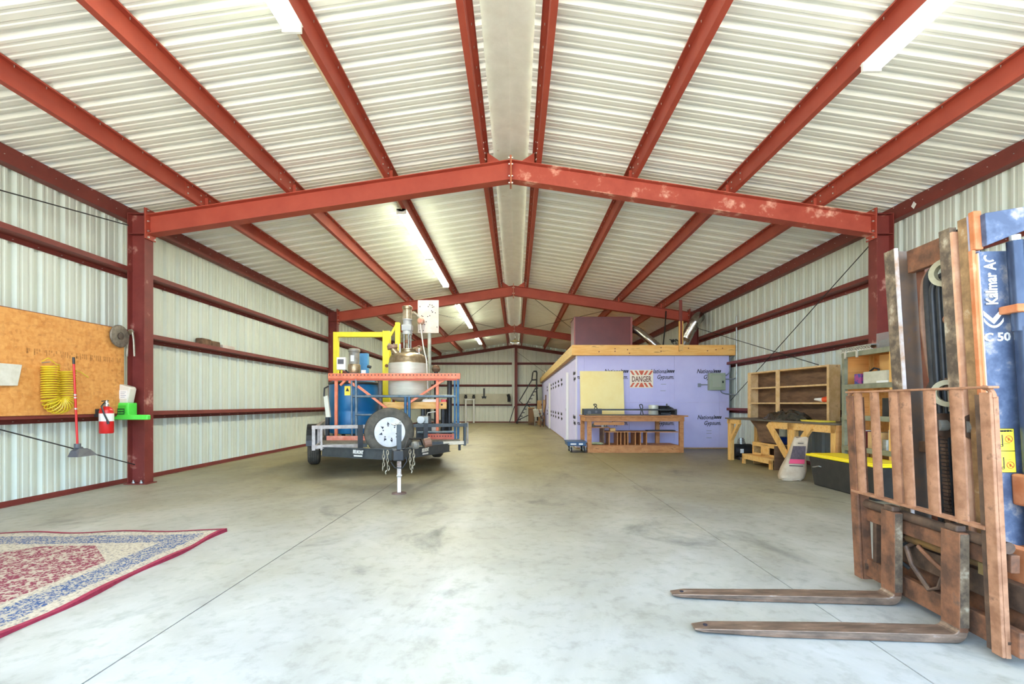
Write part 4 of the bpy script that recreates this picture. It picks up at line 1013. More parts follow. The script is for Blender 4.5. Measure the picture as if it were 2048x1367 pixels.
# ------------------------------------------------------------------ trailer
TL = thing('utility_trailer', 'dark steel utility trailer with rails, loaded with tank and rack, its tongue on a jack', 'trailer', (-2.15, 8.2, 0), R(20))
def tb(): return MB()
def tbuild(b, nm, mat, par=None, **k): return b.build(nm, mat, par or TL, local=True, **k)
tbuild(tb().box(-1.2, 1.2, .03, 3.5, .515, .55), 'deck', M('grey_deck_boards', (92, 86, 74), (116, 108, 92), scale=4, rough=.8, st=(5, 1, 1)))
tbuild(tb().box(-1.31, -.55, -.03, .03, .475, .535), 'bottom_rail', m_trailerbare, bevel=.004)
tbuild(tb().box(-.55, .88, -.03, .03, .475, .535), 'bottom_rail', m_trailer, bevel=.004)
tbuild(tb().box(.88, 1.31, -.03, .03, .475, .535), 'bottom_rail', M('cream_rail_tape', (212, 200, 176), (224, 214, 192), scale=12, rough=.5), bevel=.004)
tbuild(tb().box(-1.31, -.40, -.025, .025, .80, .86), 'top_rail', m_trailerbare, bevel=.004)
tbuild(tb().box(-.40, 1.33, -.025, .025, .80, .86), 'top_rail', m_trailer, bevel=.004)
for x_, mt_, w_ in ((-1.28, m_trailerbare, .05), (-1.16, m_trailerbare, .03), (-.545, m_black, .085), (.563, m_black, .075), (1.28, m_trailer, .04)):
    tbuild(tb().box(x_ - w_ / 2, x_ + w_ / 2, -.035, .03, .45, .86), 'post', mt_)
for s in (-1, 1):
    tbuild(tb().box(s * 1.235 - .03, s * 1.235 + .03, .03, 3.5, .80, .85).box(s * 1.235 - .03, s * 1.235 + .03, .03, 3.5, .46, .515), 'side_rail', m_trailerbare if s < 0 else m_trailer)
    for yy in (.6, 1.2, 2.6, 3.45): tbuild(tb().box(s * 1.235 - .02, s * 1.235 + .02, yy, yy + .04, .515, .80), 'side_post', m_trailerbare if s < 0 else m_trailer)
AP = (-.12, -1.84)
def channel(x0, nm):
    b = tb(); a = Vector((x0, .04, .42)); c = Vector((AP[0] + (.05 if x0 > 0 else -.05), AP[1], .525))
    b.bar(a, c, .012, .14); 
    for dz, in ((.07,), (-.07,)): b.bar(a + Vector((0, 0, dz)), c + Vector((0, 0, dz)), .05, .012)
    return tbuild(b, nm, m_trailer)
channel(-1.15, 'tongue_beam'); channel(1.0, 'tongue_beam')
def tongue_text(x0, t, flip):
    a = Vector((x0, .04, .42)); c = Vector((AP[0] + (.05 if x0 > 0 else -.05), AP[1], .525)); d = (c - a).normalized()
    o = a.lerp(c, t); X = d if x0 < 0 else -d
    Y = Vector((0, 0, 1)); nrm = X.cross(Y).normalized(); o = o + nrm * .032
    Mw = MW[TL.name]; w = lambda v: (Mw.to_3x3() @ v)
    text('BELMONT', 'lettering', m_white, TL, .075, Mw @ (o + Vector((0, 0, .018))), w(X), w(Vector((0, 0, 1))), .15, .003, xs=.92)
    b = MB(); 
    for k in range(9):
        p = Mw @ (o + X * (-.12 + k * .028) + Vector((0, 0, -.038))); q = Mw @ (o + X * (-.12 + k * .028 + .02) + Vector((0, 0, -.038)))
        b.bar(p, q, .004, .022)
    b.build('lettering_strip', m_white, TL)
tongue_text(-1.15, .58, 0); tongue_text(1.0, .60, 1)
tbuild(tb().box(AP[0] - .07, AP[0] + .07, AP[1] - .22, AP[1] + .12, .46, .60), 'coupler', m_black, bevel=.015)
tbuild(tb().bar((-.22, -1.0, .5), (.2, -1.0, .5), .08, .1), 'tongue_crossbar', m_trailer)
jx_ = AP[0] + .02; jy = AP[1] - .07
jack = tbuild(tb().box(jx_ - .03, jx_ + .03, jy - .03, jy + .03, .60, .94), 'jack_tube', m_trailer, bevel=.006)
tbuild(tb().box(jx_ - .026, jx_ + .026, jy - .026, jy + .026, .22, .62), 'jack_sleeve', M('scuffed_white_jack', (206, 196, 186), (136, 106, 90), (220, 214, 206), scale=14, rough=.5))
tbuild(tb().box(jx_ - .022, jx_ + .022, jy - .022, jy + .022, .02, .24), 'jack_leg', m_white)
tbuild(tb().lathe([(.0, 0), (.10, 0), (.095, .014), (.03, .022), (0, .022)], (jx_, jy, .0), n=24), 'jack_foot', M('brown_foot', (92, 70, 60), (120, 96, 84), scale=14, rough=.7))
tbuild(tb().cyl((jx_ - .035, jy - .03, .25), (jx_ + .035, jy - .03, .25), .012, n=8), 'jack_pin', m_bolt)
tbuild(tb().tube([(jx_ - .10, jy + .02, .955), (jx_ - .07, jy, .935), (jx_, jy, .95), (jx_ + .02, jy, .99), (jx_ + .02, jy, .93)], .01, 8), 'jack_crank', m_bolt)
for s in (-1, 1):
    ch = None
    for k in range(10):
        col, rw_ = (0, k) if k < 5 else (1, 9 - k)
        cx_ = jx_ + s * (.155 + (.045 if col == 0 else -.005)) + (0.0); cz = .56 - rw_ * .052; cy = jy + .02
        if rw_ == 4: cx_ += (-.012 if col == 0 else .012) * 1
        pts = []
        for q in range(12):
            a = 2 * math.pi * q / 12; u, v = math.cos(a) * .014, math.sin(a) * .033
            pts.append((cx_ + (u if k % 2 else u * .35), cy + (u * .35 if k % 2 else u), cz + v))
        tbuild(tb().tube(pts, .0052, 6, closed=True), 'chain_link', m_chain)
    tbuild(tb().tube([(jx_ + s * .17, jy + .02, .27), (jx_ + s * .178, jy + .02, .30), (jx_ + s * .16, jy + .02, .325)], .008, 6), 'chain_hook', m_chain)
tbuild(tb().tube([(jx_ + .07, jy - .02, .6), (jx_ + .16, jy + .3, .72), (jx_ + .36, jy + .5, .70), (jx_ + .42, jy + .6, .58)], .012, 8), 'wiring_loom', m_black, smooth=True)
tbuild(tb().tube([(jx_ - .11, jy - .02, .44), (jx_ - .06, jy - .04, .36), (jx_ + .04, jy - .04, .35), (jx_ + .1, jy - .03, .44), (jx_ + .09, jy - .02, .5)], .008, 8), 'breakaway_cable', m_black, smooth=True)
tbuild(tb().lathe([(0, 0), (.05, .01), (.06, .05), (.05, .09), (0, .1)], (jx_ + .22, jy + .34, .62), (1, .3, 0), 14), 'winch', m_graymotor)
tbuild(tb().lathe([(0, 0), (.07, .02), (.07, .12), (0, .14)], (jx_ + .40, jy + .5, .63), (1, 0, .2), 14), 'socket_plug', M('brown_plug', (128, 92, 72), rough=.6))
def wheel(c, axis, r=.36, w=.22, spare=False):
    b = MB(lambda v: MW[TL.name] @ v) if False else tb()
    c = Vector(c); ax = Vector(axis).normalized(); h = w / 2
    t = tbuild(tb().lathe([(r * .60, -h * .8), (r * .66, -h), (r * .88, -h), (r * .97, -h * .75), (r, -h * .45), (r, h * .45), (r * .97, h * .75), (r * .88, h), (r * .66, h), (r * .60, h * .8)], c, ax, 40), 'spare_tyre' if spare else 'tyre', m_tire, smooth=True)
    for q in (-.5, -.17, .17, .5):
        tbuild(tb().lathe([(r + .0015, h * (q * .9) - .004), (r + .0015, h * (q * .9) + .004)], c, ax, 40), 'tread_groove', m_dark, t)
    f = 1
    rim = tbuild(tb().lathe([(r * .62, h * .85), (r * .60, h * .5), (r * .5, h * .45), (r * .47, h * .75), (r * .22, h * .8), (r * .2, h * .55), (0, h * .55)], c, ax, 36), 'rim', M('white_rim', (188, 186, 184), (206, 204, 202), scale=8, rough=.4), t, smooth=True)
    a = ax.orthogonal().normalized(); bb = ax.cross(a)
    if spare:
        for k in range(8):
            an = 2 * math.pi * k / 8 + .2; p = c + ax * (h * .77) + (a * math.cos(an) + bb * math.sin(an)) * r * .36
            u = (a * math.cos(an) + bb * math.sin(an)); v_ = ax.cross(u)
            q = [p + u * .028, p - u * .018 + v_ * .02, p - u * .018 - v_ * .02]
            tbuild(MB().add(q + [x + ax * .014 for x in q], [(0, 1, 2), (5, 4, 3), (0, 3, 4, 1), (1, 4, 5, 2), (2, 5, 3, 0)]), 'vent_hole', m_ink, t)
        for k in range(6):
            an = 2 * math.pi * k / 6; p = c + ax * (h * .76) + (a * math.cos(an) + bb * math.sin(an)) * r * .27
            tbuild(MB().cyl(p, p + ax * .010, .011, n=8), 'lug_hole', m_ink, t)
        tbuild(MB().cyl(c + ax * h * .55, c + ax * (h * .6), r * .17, n=20), 'hub_bore', m_graymotor, t)
    return t
wheel((-.15, -1.0, .79), (0.0, -1, 0), .37, .21, spare=True)
tbuild(tb().box(-.2, -.1, -1.02, -.9, .52, .79), 'spare_carrier', m_black)
wheel((-1.375, 1.85, .36), (-1, 0, 0)); wheel((1.13, 1.98, .36), (1, 0, 0), .33)
b = tb(); n = 12; v = []
for k in range(n + 1):
    a = math.pi * k / n
    for xx in (-1.50, -1.26): v.append((xx, 1.85 - math.cos(a) * .43, .40 + math.sin(a) * .41))
b.add(v, [(2 * k, 2 * k + 1, 2 * k + 3, 2 * k + 2) for k in range(n)]); tbuild(b, 'fender', m_black, solid=.006)
tbuild(tb().cyl((-1.3, 1.9, .36), (1.1, 1.9, .36), .035, n=10), 'axle', m_black)
tbuild(tb().box(-.43, -.33, -.036, -.03, .487, .53), 'marker_sticker', M('yellow_green_sticker', (226, 216, 110), rough=.5))
tbuild(tb().box(1.18, 1.22, .05, .09, .36, .48), 'corner_jack', m_black)
tbuild(tb().box(1.36, 1.39, .15, .18, .47, .87), 'stake', m_trailerbare)
ZD = .55
# ---- cargo: rack
D0 = 8.82
def CW(px, py, d=D0): return W(px, py, d)
rack = thing('pallet_rack', 'orange and blue pallet rack sections standing on the trailer in front of the tank', 'rack', (-2.3, 8.85, ZD))
def hbeam(px0, px1, py0, py1, d, mat, nm, th=.05, bev=.003):
    a, c = W(px0, py0, d), W(px1, py1, d)
    return MB().box(a.x, c.x, d, d + th, c.z, a.z).build(nm, mat, rack, bevel=bev)
hbeam(656, 920.5, 746, 757, D0 - .03, m_orange, 'orange_beam')
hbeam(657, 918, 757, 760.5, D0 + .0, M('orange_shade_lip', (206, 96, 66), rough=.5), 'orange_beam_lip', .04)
for k in range(37):
    p = W(659 + k * 7, 749.5, D0 - .031); MB().cyl(p, p + Vector((0, -.002, 0)), .011, n=8).build('slot_hole', m_ink, rack)
for px in (671.5, 874.5): hbeam(px - 2.7, px + 2.7, 760, 886 if px < 700 else 868, D0 + .06, m_orange, 'orange_upright')
def diag(p0, p1, d=D0 + .05): 
    a, c = W(*p0, d), W(*p1, d); MB().bar(a, c, .04, .045, (0, 1, 0)).build('orange_brace', m_orange, rack)
diag((716, 772), (779, 820)); diag((890, 758), (808, 812)); diag((681, 770), (693, 758)); diag((698, 762), (712, 772))
for px0, px1 in ((701.5, 705), (709.5, 714.5), (907.5, 911.5), (913.5, 918.5)):
    a = W((px0 + px1) / 2, 758, D0 + .02); MB().cyl((a.x, a.y + .02, ZD + .005), a, (px1 - px0) * .0047, n=12).build('blue_upright', m_rackblue if px0 > 800 else m_rackgrey, rack, smooth=True)
for (x0, x1, y0) in ((706, 912, 792),):
    a, c = W(x0, y0, D0 + .03), W(x1, y0, D0 + .03); MB().cyl(a, c, .026, n=12).build('cross_tube', m_rackgrey, rack, smooth=True)
for px in (811, 818.5):
    a = W(px, 792, D0 + .03); c = W(px, 845, D0 + .03); MB().cyl(c, a, .027, n=12).build('middle_tube', m_rackblue, rack, smooth=True)
a, c = W(710, 829, D0 + .02), W(760, 829, D0 + .02); MB().cyl(a, c, .018, n=10).build('low_tube', m_rackgrey, rack, smooth=True)
a, c = W(835, 864.5, D0 + .05), W(912, 863, D0 + .05); MB().cyl(a, c, .024, n=10).build('low_tube', m_rackgrey, rack, smooth=True)
a, c = W(653, 878, D0 - .25), W(737, 886.5, D0 - .25); MB().box(a.x, c.x, a.y, a.y + .06, ZD, ZD + .08).build('orange_foot_beam', M('pale_orange_scuffed', (226, 130, 104), (236, 158, 134), (240, 206, 190), scale=12, rough=.6), rack)
a, c = W(854, 870, D0), W(908, 880, D0); MB().box(a.x, c.x, a.y, a.y + .06, ZD, ZD + .1).build('orange_foot_beam', M('dull_orange', (204, 100, 76), (216, 116, 92), scale=8, rough=.6), rack)
for k in range(9):
    p = W(858 + k * 5.5, 876, D0 - .001); MB().cyl((p.x, D0 + .0, ZD + .06), (p.x, D0 - .003, ZD + .06), .011, n=8).build('slot_hole', m_ink, rack)
a = W(866, 858, D0 + .2); MB().box(a.x - .1, a.x + .1, a.y, a.y + .06, a.z - .05, a.z + .05).build('spare_bracket', m_perf, rack)
# ---- blue tank and mixer
tk = thing('blue_tank', 'big round blue plastic tank with an agitator motor on top, on the trailer', 'tank', (-3.26, 9.5, ZD))
tx, ty, trd = -3.28, 9.50, .48; zt_ = 1.70
MB().lathe([(trd * .7, .62), (trd * .97, .64), (trd, .70), (trd, 1.05), (trd * .985, 1.07), (trd, 1.09), (trd, 1.58), (trd * .97, 1.64), (trd * .8, 1.69), (trd * .3, 1.72), (0, 1.72)], (tx, ty, 0), n=40).build('shell', m_tank, tk, smooth=True)
MB().lathe([(trd * 1.01, 1.60), (trd * 1.03, 1.61), (trd * 1.03, 1.64), (trd * .9, 1.66)], (tx, ty, 0), n=40).build('lid_ring', m_black, tk, smooth=True)
for a in range(5): MB().box(tx + .38 * math.cos(a * 1.25) - .03, tx + .38 * math.cos(a * 1.25) + .03, ty + .38 * math.sin(a * 1.25) - .03, ty + .38 * math.sin(a * 1.25) + .03, ZD, .65).build('foot', m_black, tk)
ptn = W(694, 776, ty - trd - .012); MB().box(ptn.x - .05, ptn.x + .06, ty - trd * .985 - .012, ty - trd * .95, 1.38, 1.56).build('warning_label', m_stick, tk)
MB().prism([(ptn.x - .03, 1.46), (ptn.x + .04, 1.46), (ptn.x + .005, 1.53)], 'y', ty - trd * .985 - .015, ty - trd * .985 - .011).build('warning_mark', m_ink, tk)
mx = W(708.5, 730, 9.3).x; 
MB().box(mx - .14, mx + .12, 9.2, 9.45, 1.72, 1.82).build('motor_plinth', m_tank, tk)
MB().lathe([(.11, 1.82), (.12, 1.85), (.12, 1.98), (.11, 2.0)], (mx, 9.3, 0), n=24).build('gear_case', m_bronze, tk, smooth=True)
MB().lathe([(.10, 2.0), (.102, 2.02), (.102, 2.24), (.115, 2.25), (.115, 2.29), (.09, 2.31), (0, 2.32)], (mx, 9.3, 0), n=24).build('agitator_motor', m_graymotor, tk, smooth=True)
MB().box(mx - .035, mx + .035, 9.19, 9.2, 2.05, 2.17).build('rating_plate', m_bolt, tk)
MB().cyl((mx, 9.3, 1.7), (mx, 9.3, 1.83), .04, n=12).build('shaft', m_zinc, tk)
a, c = W(673, 714, 9.15), W(691, 739, 9.15)
cbx = MB().box(a.x, c.x, 9.15, 9.24, c.z, a.z).build('control_box', m_white, tk, bevel=.008)
MB().box(a.x + .025, c.x - .035, 9.145, 9.15, (a.z + c.z) / 2 - .01, a.z - .04).build('display', m_greyplastic, cbx)
MB().tube([(c.x - .02, 9.2, c.z), (c.x + .04, 9.22, c.z - .06), (mx - .09, 9.25, 1.83)], .014, 8).build('cable', m_dark, tk)
MB().box(a.x + .06, a.x + .09, 9.2, 9.23, 1.66, c.z).build('box_stand', m_yellow, tk)
a, c = W(717, 706, 9.75), W(735, 746, 9.75); MB().box(a.x, c.x, 9.75, 9.85, 1.68, a.z).build('upright_panel', M('sky_blue_panel', (84, 148, 196), (98, 160, 206), scale=4, rough=.5), tk)
a = W(727, 741, 9.2); MB().box(a.x - .045, a.x + .045, 9.2, 9.21, 1.70, 1.88).build('tag', m_white, tk)
MB().cyl(W(735, 732, 9.5), W(742, 734, 9.5), .03, n=10).build('port_fitting', m_black, tk)
# ---- yellow hoist frame
yf = thing('hoist_frame', 'bright yellow square tube hoist frame on the trailer behind the blue tank', 'hoist', (-3.2, 10.15, ZD))
DY = 10.12
def yb(p0, p1, w, d=DY, nm='tube'): a, c = W(*p0, d), W(*p1, d); return MB().bar(a, c, w, w, (0, 1, 0)).build(nm, m_yellow, yf, bevel=.004)
a = W(672.5, 664, DY); MB().box(a.x - .05, a.x + .05, DY - .05, DY + .05, ZD, a.z).build('post', m_yellow, yf, bevel=.004)
a, c = W(668, 664, DY), W(780, 673, DY); MB().box(a.x, c.x, DY - .045, DY + .045, c.z - .01, a.z).build('top_beam', m_yellow, yf, bevel=.004)
a = W(773.5, 664, DY); MB().box(a.x - .075, a.x + .075, DY - .07, DY + .07, ZD, a.z + .02).build('main_post', m_yellow, yf, bevel=.006)
a = W(795.5, 645, 10.0); MB().box(a.x - .045, a.x + .045, 9.95, 10.05, ZD, a.z).build('rear_post', m_yellow, yf, bevel=.004)
yb((781, 671), (793, 650), .05, 10.03, 'diagonal_strut')
for px in (766, 779.5): p = W(px, 664, DY); MB().cyl(p, p + Vector((0, 0, .05)), .008, n=6).build('stud', m_bolt, yf)
p = W(773.5, 731, DY - .08); MB().cyl(p, p + Vector((0, -.02, 0)), .035, n=14).build('pivot_boss', m_rust, yf)
# ---- stainless vessel on a timber stand
ts = thing('timber_stand', 'low stand of yellow timbers and black posts under the steel vessel on the trailer', 'stand', (-2.1, 9.35, ZD))
zb_ = W(816, 803.5, 9.1).z; zl = W(816, 817, 9.1).z
a, c = W(766, 804, 9.0), W(893, 817, 9.0)
MB().box(a.x, c.x, 9.0, 9.05, zl, zb_).build('front_timber', m_woodx, ts, bevel=.004)
MB().box(a.x + .02, c.x - .02, 9.66, 9.70, zl, zb_).build('rear_timber', m_woodx, ts)
for k in range(5):
    xx = a.x + .04 + k * (c.x - a.x - .17) / 4
    MB().box(xx, xx + .09, 9.05, 9.66, zb_ - .035, zb_).build('slat', m_wood, ts)
MB().cyl((c.x - .09, 8.995, zb_ - .05), (c.x - .09, 9.0, zb_ - .05), .02, n=8).build('bolt_hole', m_ink, ts)
for xx in (a.x + .05, c.x - .08, a.x + .75):
    for yy in (9.1, 9.6): MB().cyl((xx, yy, ZD), (xx, yy, zb_ - .035), .045, n=12).build('post', m_black, ts)
bx = W(899, 760, 9.3); MB().cyl((bx.x, 9.3, ZD), (bx.x, 9.3, 1.73), .05, n=14).build('tall_black_post', m_black, label='tall black tube post on the trailer beside the vessel stand', cat='post', smooth=True)
bx2 = W(762, 760, 9.3); MB().cyl((bx2.x, 9.25, ZD), (bx2.x, 9.25, 1.70), .045, n=14).build('tall_grey_post', M('dark_grey_tube', (82, 84, 84), (102, 104, 102), scale=8, rough=.5), label='tall grey tube post on the trailer between blue tank and vessel', cat='post', smooth=True)
vs_ = thing('steel_vessel', 'white and tarnished steel mixing vessel with a tall motor drive on its lid', 'vessel', (-2.155, 9.35, zb_))
vx, vy = W(816.5, 780, 9.35).x, 9.35
def vz(py): return W(816, py, 9.35).z
MB().lathe([(.0, zb_), (.22, zb_ + .01), (.34, zb_ + .07), (.385, zb_ + .16), (.385, vz(727))], (vx, vy, 0), n=48).build('jacket', m_steel, vs_, smooth=True)
MB().lathe([(.388, vz(758)), (.39, vz(757.5)), (.39, vz(756.5)), (.388, vz(756))], (vx, vy, 0), n=48).build('seam_band', m_bronze, vs_, smooth=True)
MB().lathe([(.387, vz(727)), (.37, vz(725)), (.368, vz(718)), (.34, vz(712)), (.25, vz(707)), (.15, vz(705)), (.13, vz(704))], (vx, vy, 0), n=48).build('domed_lid', m_bronze, vs_, smooth=True)
MB().lathe([(.13, vz(706)), (.125, vz(700)), (.155, vz(699.5)), (.155, vz(697.5)), (.1, vz(697)), (0, vz(697))], (vx, vy, 0), n=32).build('neck_flange', m_bronze, vs_, smooth=True)
dx0 = W(813.5, 650, 9.3).x
for an in range(4): 
    aa = an * math.pi / 2 + .6; MB().cyl((dx0 + .07 * math.cos(aa), vy + .07 * math.sin(aa), vz(697)), (dx0 + .07 * math.cos(aa), vy + .07 * math.sin(aa), vz(667)), .015, n=8).build('lantern_post', m_zinc, vs_)
MB().cyl((dx0, vy, vz(697)), (dx0, vy, vz(667)), .028, n=12).build('shaft', m_bronze, vs_)
MB().lathe([(.05, vz(686)), (.055, vz(685)), (.055, vz(681)), (.05, vz(680))], (dx0, vy, 0), n=16).build('coupling', M('copper_brown', (140, 92, 66), rough=.5), vs_)
MB().lathe([(.10, vz(669)), (.10, vz(664)), (.085, vz(661)), (.085, vz(641)), (.1, vz(640)), (.1, vz(638))], (dx0, vy, 0), n=20).build('gearbox', M('pale_grey_gearbox', (172, 172, 168), (190, 190, 186), scale=8, rough=.4), vs_, smooth=True)
MB().box(dx0 - .1, dx0 + .1, vy - .09, vy + .09, vz(662), vz(650)).build('gearbox_housing', M('pale_grey_gearbox2', (178, 180, 178), rough=.45), vs_, bevel=.015)
MB().lathe([(.085, vz(638)), (.085, vz(619)), (.1, vz(618)), (.1, vz(613)), (.085, vz(612)), (0, vz(612))], (dx0, vy, 0), n=22).build('drive_motor', m_bronze, vs_, smooth=True)
b = MB()
for k in range(16):
    a = 2 * math.pi * k / 16; b.bar((dx0 + .086 * math.cos(a), vy + .086 * math.sin(a), vz(637)), (dx0 + .086 * math.cos(a), vy + .086 * math.sin(a), vz(620)), .006, .006)
b.build('cooling_fins', m_bronze, vs_, kind='stuff')
mn = W(789, 700, 9.25); MB().cyl(mn - Vector((-.06, 0, .08)), mn + Vector((-.03, 0, .03)), .06, n=18).build('manway_neck', m_bronze, vs_, smooth=True)
MB().cyl(mn + Vector((-.035, 0, .03)), mn + Vector((-.05, 0, .10)), .10, n=20).build('manway_cover', M('rusty_cover', (140, 106, 82), (164, 134, 108), scale=14, rough=.6), vs_)
for an in range(6):
    aa = an * math.pi / 3; MB().cyl(mn + Vector((-.035 + .085 * math.cos(aa), .085 * math.sin(aa), .08)), mn + Vector((-.035 + .085 * math.cos(aa), .085 * math.sin(aa), .13)), .012, n=6).build('lug', m_bolt, vs_)
b = MB(); pz = W(800, 700, 9.2); b.cyl(pz - Vector((0, 0, .1)), pz + Vector((0, 0, .12)), .022, n=10).build('nozzle_pipe', m_bolt, vs_)
pz = W(838, 697, 9.2); MB().cyl(pz - Vector((0, .0, .12)), pz, .02, n=10).build('nozzle_pipe', m_bolt, vs_)
MB().tube([pz + Vector((.055 * math.cos(t * .5236), -.01, .055 * math.sin(t * .5236))) for t in range(12)], .012, 8, closed=True).build('valve_wheel', M('rusty_wheel', (150, 110, 84), rough=.6), vs_, smooth=True)
for s in (-1, 1): MB().bar(pz + Vector((-.05, -.01, -.02 * s)), pz + Vector((.05, -.01, .02 * s)), .01, .01).build('wheel_spoke', m_bronze, vs_)
MB().tube([W(826, 697, 9.2), W(832, 695, 9.2), W(838, 697, 9.2)], .02, 8).build('branch_pipe', m_bronze, vs_)
# ---- plate on pole
pp = thing('perforated_plate_pole', 'pinkish white perforated plate on a tall grey pole standing on the trailer', 'pole', (-1.754, 9.5, ZD))
px_ = W(859, 700, 9.76).x; MB().cyl((px_, 9.76, ZD), (px_, 9.76, W(859, 640, 9.76).z), .038, n=16).build('pole', M('pole_grey', (166, 166, 150), (184, 184, 170), scale=8, rough=.4), pp, smooth=True)
a, c = W(835.5, 600, 9.70), W(877.5, 665.5, 9.70); pl = MB().box(a.x, c.x, 9.70, 9.72, c.z, a.z).build('plate', m_perf, pp, bevel=.003)
for k in range(22):
    xx = random.uniform(a.x + .03, c.x - .03); zz = random.uniform(c.z + .03, a.z - .03)
    MB().cyl((xx, 9.70, zz), (xx, 9.696, zz), .011, n=8).build('hole', m_ink, pl)
jb = W(840.5, 641, 9.6); MB().lathe([(0, 0), (.055, .0), (.075, .02), (.075, .07), (.05, .1), (0, .1)], jb + Vector((0, .1, 0)), (0, -1, 0), 20).build('junction_box', M('rusty_pale', (206, 176, 152), (176, 120, 96), scale=16, rough=.5), pp, smooth=True)
MB().cyl(jb + Vector((0, 0, 0)), jb + Vector((0, -.012, 0)), .035, n=16).build('box_cap', M('salmon_cap', (206, 130, 104), rough=.5), pp)
MB().tube([jb + Vector((-.02, .03, .07)), W(833, 629, 9.6), W(826, 624, 9.45)], .022, 8).build('conduit_elbow', m_bolt, pp, smooth=True)
MB().tube([jb - Vector((0, 0, .07)), W(843, 665, 9.6), W(847, 695, 9.4), W(853, 720, 9.15), W(855, 760, 9.12), W(856, 785, 9.12)], .013, 8).build('flex_cable', M('pale_cable', (206, 202, 192), rough=.5), pp, smooth=True)
# ---- odds on the trailer
ln = thing('cream_lever_stand', 'cream steel lever stand at the wheel side of the trailer by the tank', 'lever stand', (-3.6, 8.75, ZD))
a, c = W(647, 790, 8.8), W(659, 834, 8.8)
MB().prism([(a.x, a.z - .03), (a.x + .07, a.z), (c.x + .01, c.z), (c.x - .07, c.z)], 'y', 8.8, 8.86).build('channel', m_cream, ln, bevel=.006)
MB().box(c.x - .08, c.x - .02, 8.8, 8.86, ZD, c.z).build('foot', m_black, ln)
MB().tube([W(648, 792, 8.83), W(649, 776, 8.83), W(657, 772, 8.83)], .016, 8).build('handle', m_black, ln, smooth=True)
pm = thing('small_pump', 'small silver engine pump among the rack frames on the trailer', 'pump', (-1.75, 9.0, ZD))
a, c = W(832, 826, 8.95), W(862, 852, 8.95)
MB().box(a.x, c.x, 8.95, 9.2, ZD, c.z + .06).build('base', m_black, pm)
MB().box(a.x + .02, c.x - .05, 8.96, 9.16, c.z + .04, a.z - .05).build('engine_block', m_zinc, pm, bevel=.02)
MB().cyl((a.x + .1, 8.96, (a.z + c.z) / 2), (a.x + .1, 8.9, (a.z + c.z) / 2), .07, n=18).build('flywheel_cover', m_bolt, pm)
MB().tube([(c.x - .09, 9.0, a.z - .05), (c.x - .07, 9.0, a.z + .01), (c.x + .08, 9.0, a.z + .03)], .01, 8).build('lever', m_bolt, pm)
for k in range(4): MB().cyl((a.x + .05 + k * .05, 8.93, c.z + .02), (a.x + .05 + k * .05, 8.9, c.z + .02), .018, n=10).build('port', m_bolt, pm)
p = W(872, 738, 9.6); MB().lathe([(0, -.06), (.07, -.05), (.09, 0), (.06, .07), (0, .09)], p, n=12).build('burlap_cap', M('brown_cap', (120, 84, 56), (60, 56, 44), scale=8, rough=.8), label='brown knobbly fitting on the black post behind the plate pole', cat='fitting')
MB().cyl((p.x, 9.6, ZD), (p.x, 9.6, p.z - .05), .04, n=10).build('slim_post', m_black, label='slim dark post on the trailer carrying the brown fitting', cat='post')
a = W(845, 800, 9.02); MB().box(a.x - .0, a.x + .28, 9.05, 9.3, zb_ + .001, zb_ + .055).build('paper_bundle', m_white, label='white papers on the timber stand beside the vessel', cat='papers')
a = W(905, 798, 9.02); MB().box(W(882, 800, 9.1).x, W(892, 800, 9.1).x, 9.1, 9.3, zb_ + .001, zb_ + .05).build('small_red_box', m_red2, label='small red box at the end of the timber stand', cat='box')

# ------------------------------------------------------------------ end of the building
BD = 29.6
pb = thing('backing_board', 'pale grey board band fixed along the girts of the end wall', 'board', W(970, 808, BD))
for k in range(3):
    x0, x1 = W(915 + k * 36, 787, BD).x, W(915 + (k + 1) * 36 - .2, 787, BD).x
    MB().box(x0, x1, 29.76, 29.785, W(0, 808, BD).z, W(0, 787, BD).z).build('panel', M('pale_board', (186, 180, 156), (200, 194, 172), scale=1.5, rough=.7), pb)
lv = thing('long_bar_tool', 'dark bar with a star shaped base hung on the end wall board', 'tool', W(968, 798, 29.7))
p0, p1 = W(968, 776, 29.7), W(968, 794, 29.7)
MB().box(p0.x - .05, p0.x + .05, 29.7, 29.75, p1.z, p0.z).build('bar', m_black, lv)
MB().prism([(p0.x - .16, p1.z + .06), (p0.x + .16, p1.z + .06), (p0.x + .1, p1.z - .1), (p0.x, p1.z - .04), (p0.x - .1, p1.z - .1)], 'y', 29.7, 29.75).build('star_base', m_black, lv)
MB().tube([W(1016, 788, 29.7), W(1018, 794, 29.7), W(1018, 803, 29.7)], .10, 8).build('curved_handle', m_black, label='dark curved pad hung on the end of the pale wall board', cat='tool', smooth=True)
for px, lab in ((931.5, 'white standpipe with a dark valve on the end wall, the one by the trailer'), (947.5, 'white standpipe with a dark valve on the end wall, the one nearer the centre post')):
    vp = thing('standpipe', lab, 'pipe', W(px, 845, 29.3))
    a, c = W(px, 800, 29.3), W(px, 844, 29.3)
    MB().cyl((a.x, 29.3, .0), (a.x, 29.3, a.z), .055, n=12).build('pipe', m_white, vp, smooth=True)
    MB().cyl((a.x, 29.3, a.z), (a.x, 29.3, a.z + .1), .08, n=12).build('collar', m_white, vp)
    MB().lathe([(.05, 0), (.1, .05), (.1, .14), (.05, .2), (.12, .24), (0, .26)], (a.x, 29.3, a.z + .1), n=12).build('valve', m_black, vp)
a, c = W(931.5, 799, 29.3), W(947.5, 799, 29.3); MB().cyl(a, c, .04, n=10).build('cross_pipe', m_white, label='short white pipe joining the two standpipes', cat='pipe')
ld = thing('rolling_stair', 'black rolling stair ladder with handrails beside the end wall post', 'ladder', (0.4, 28.2, 0))
DL = 28.0
def lp(px, py, d=DL): return W(px, py, d)
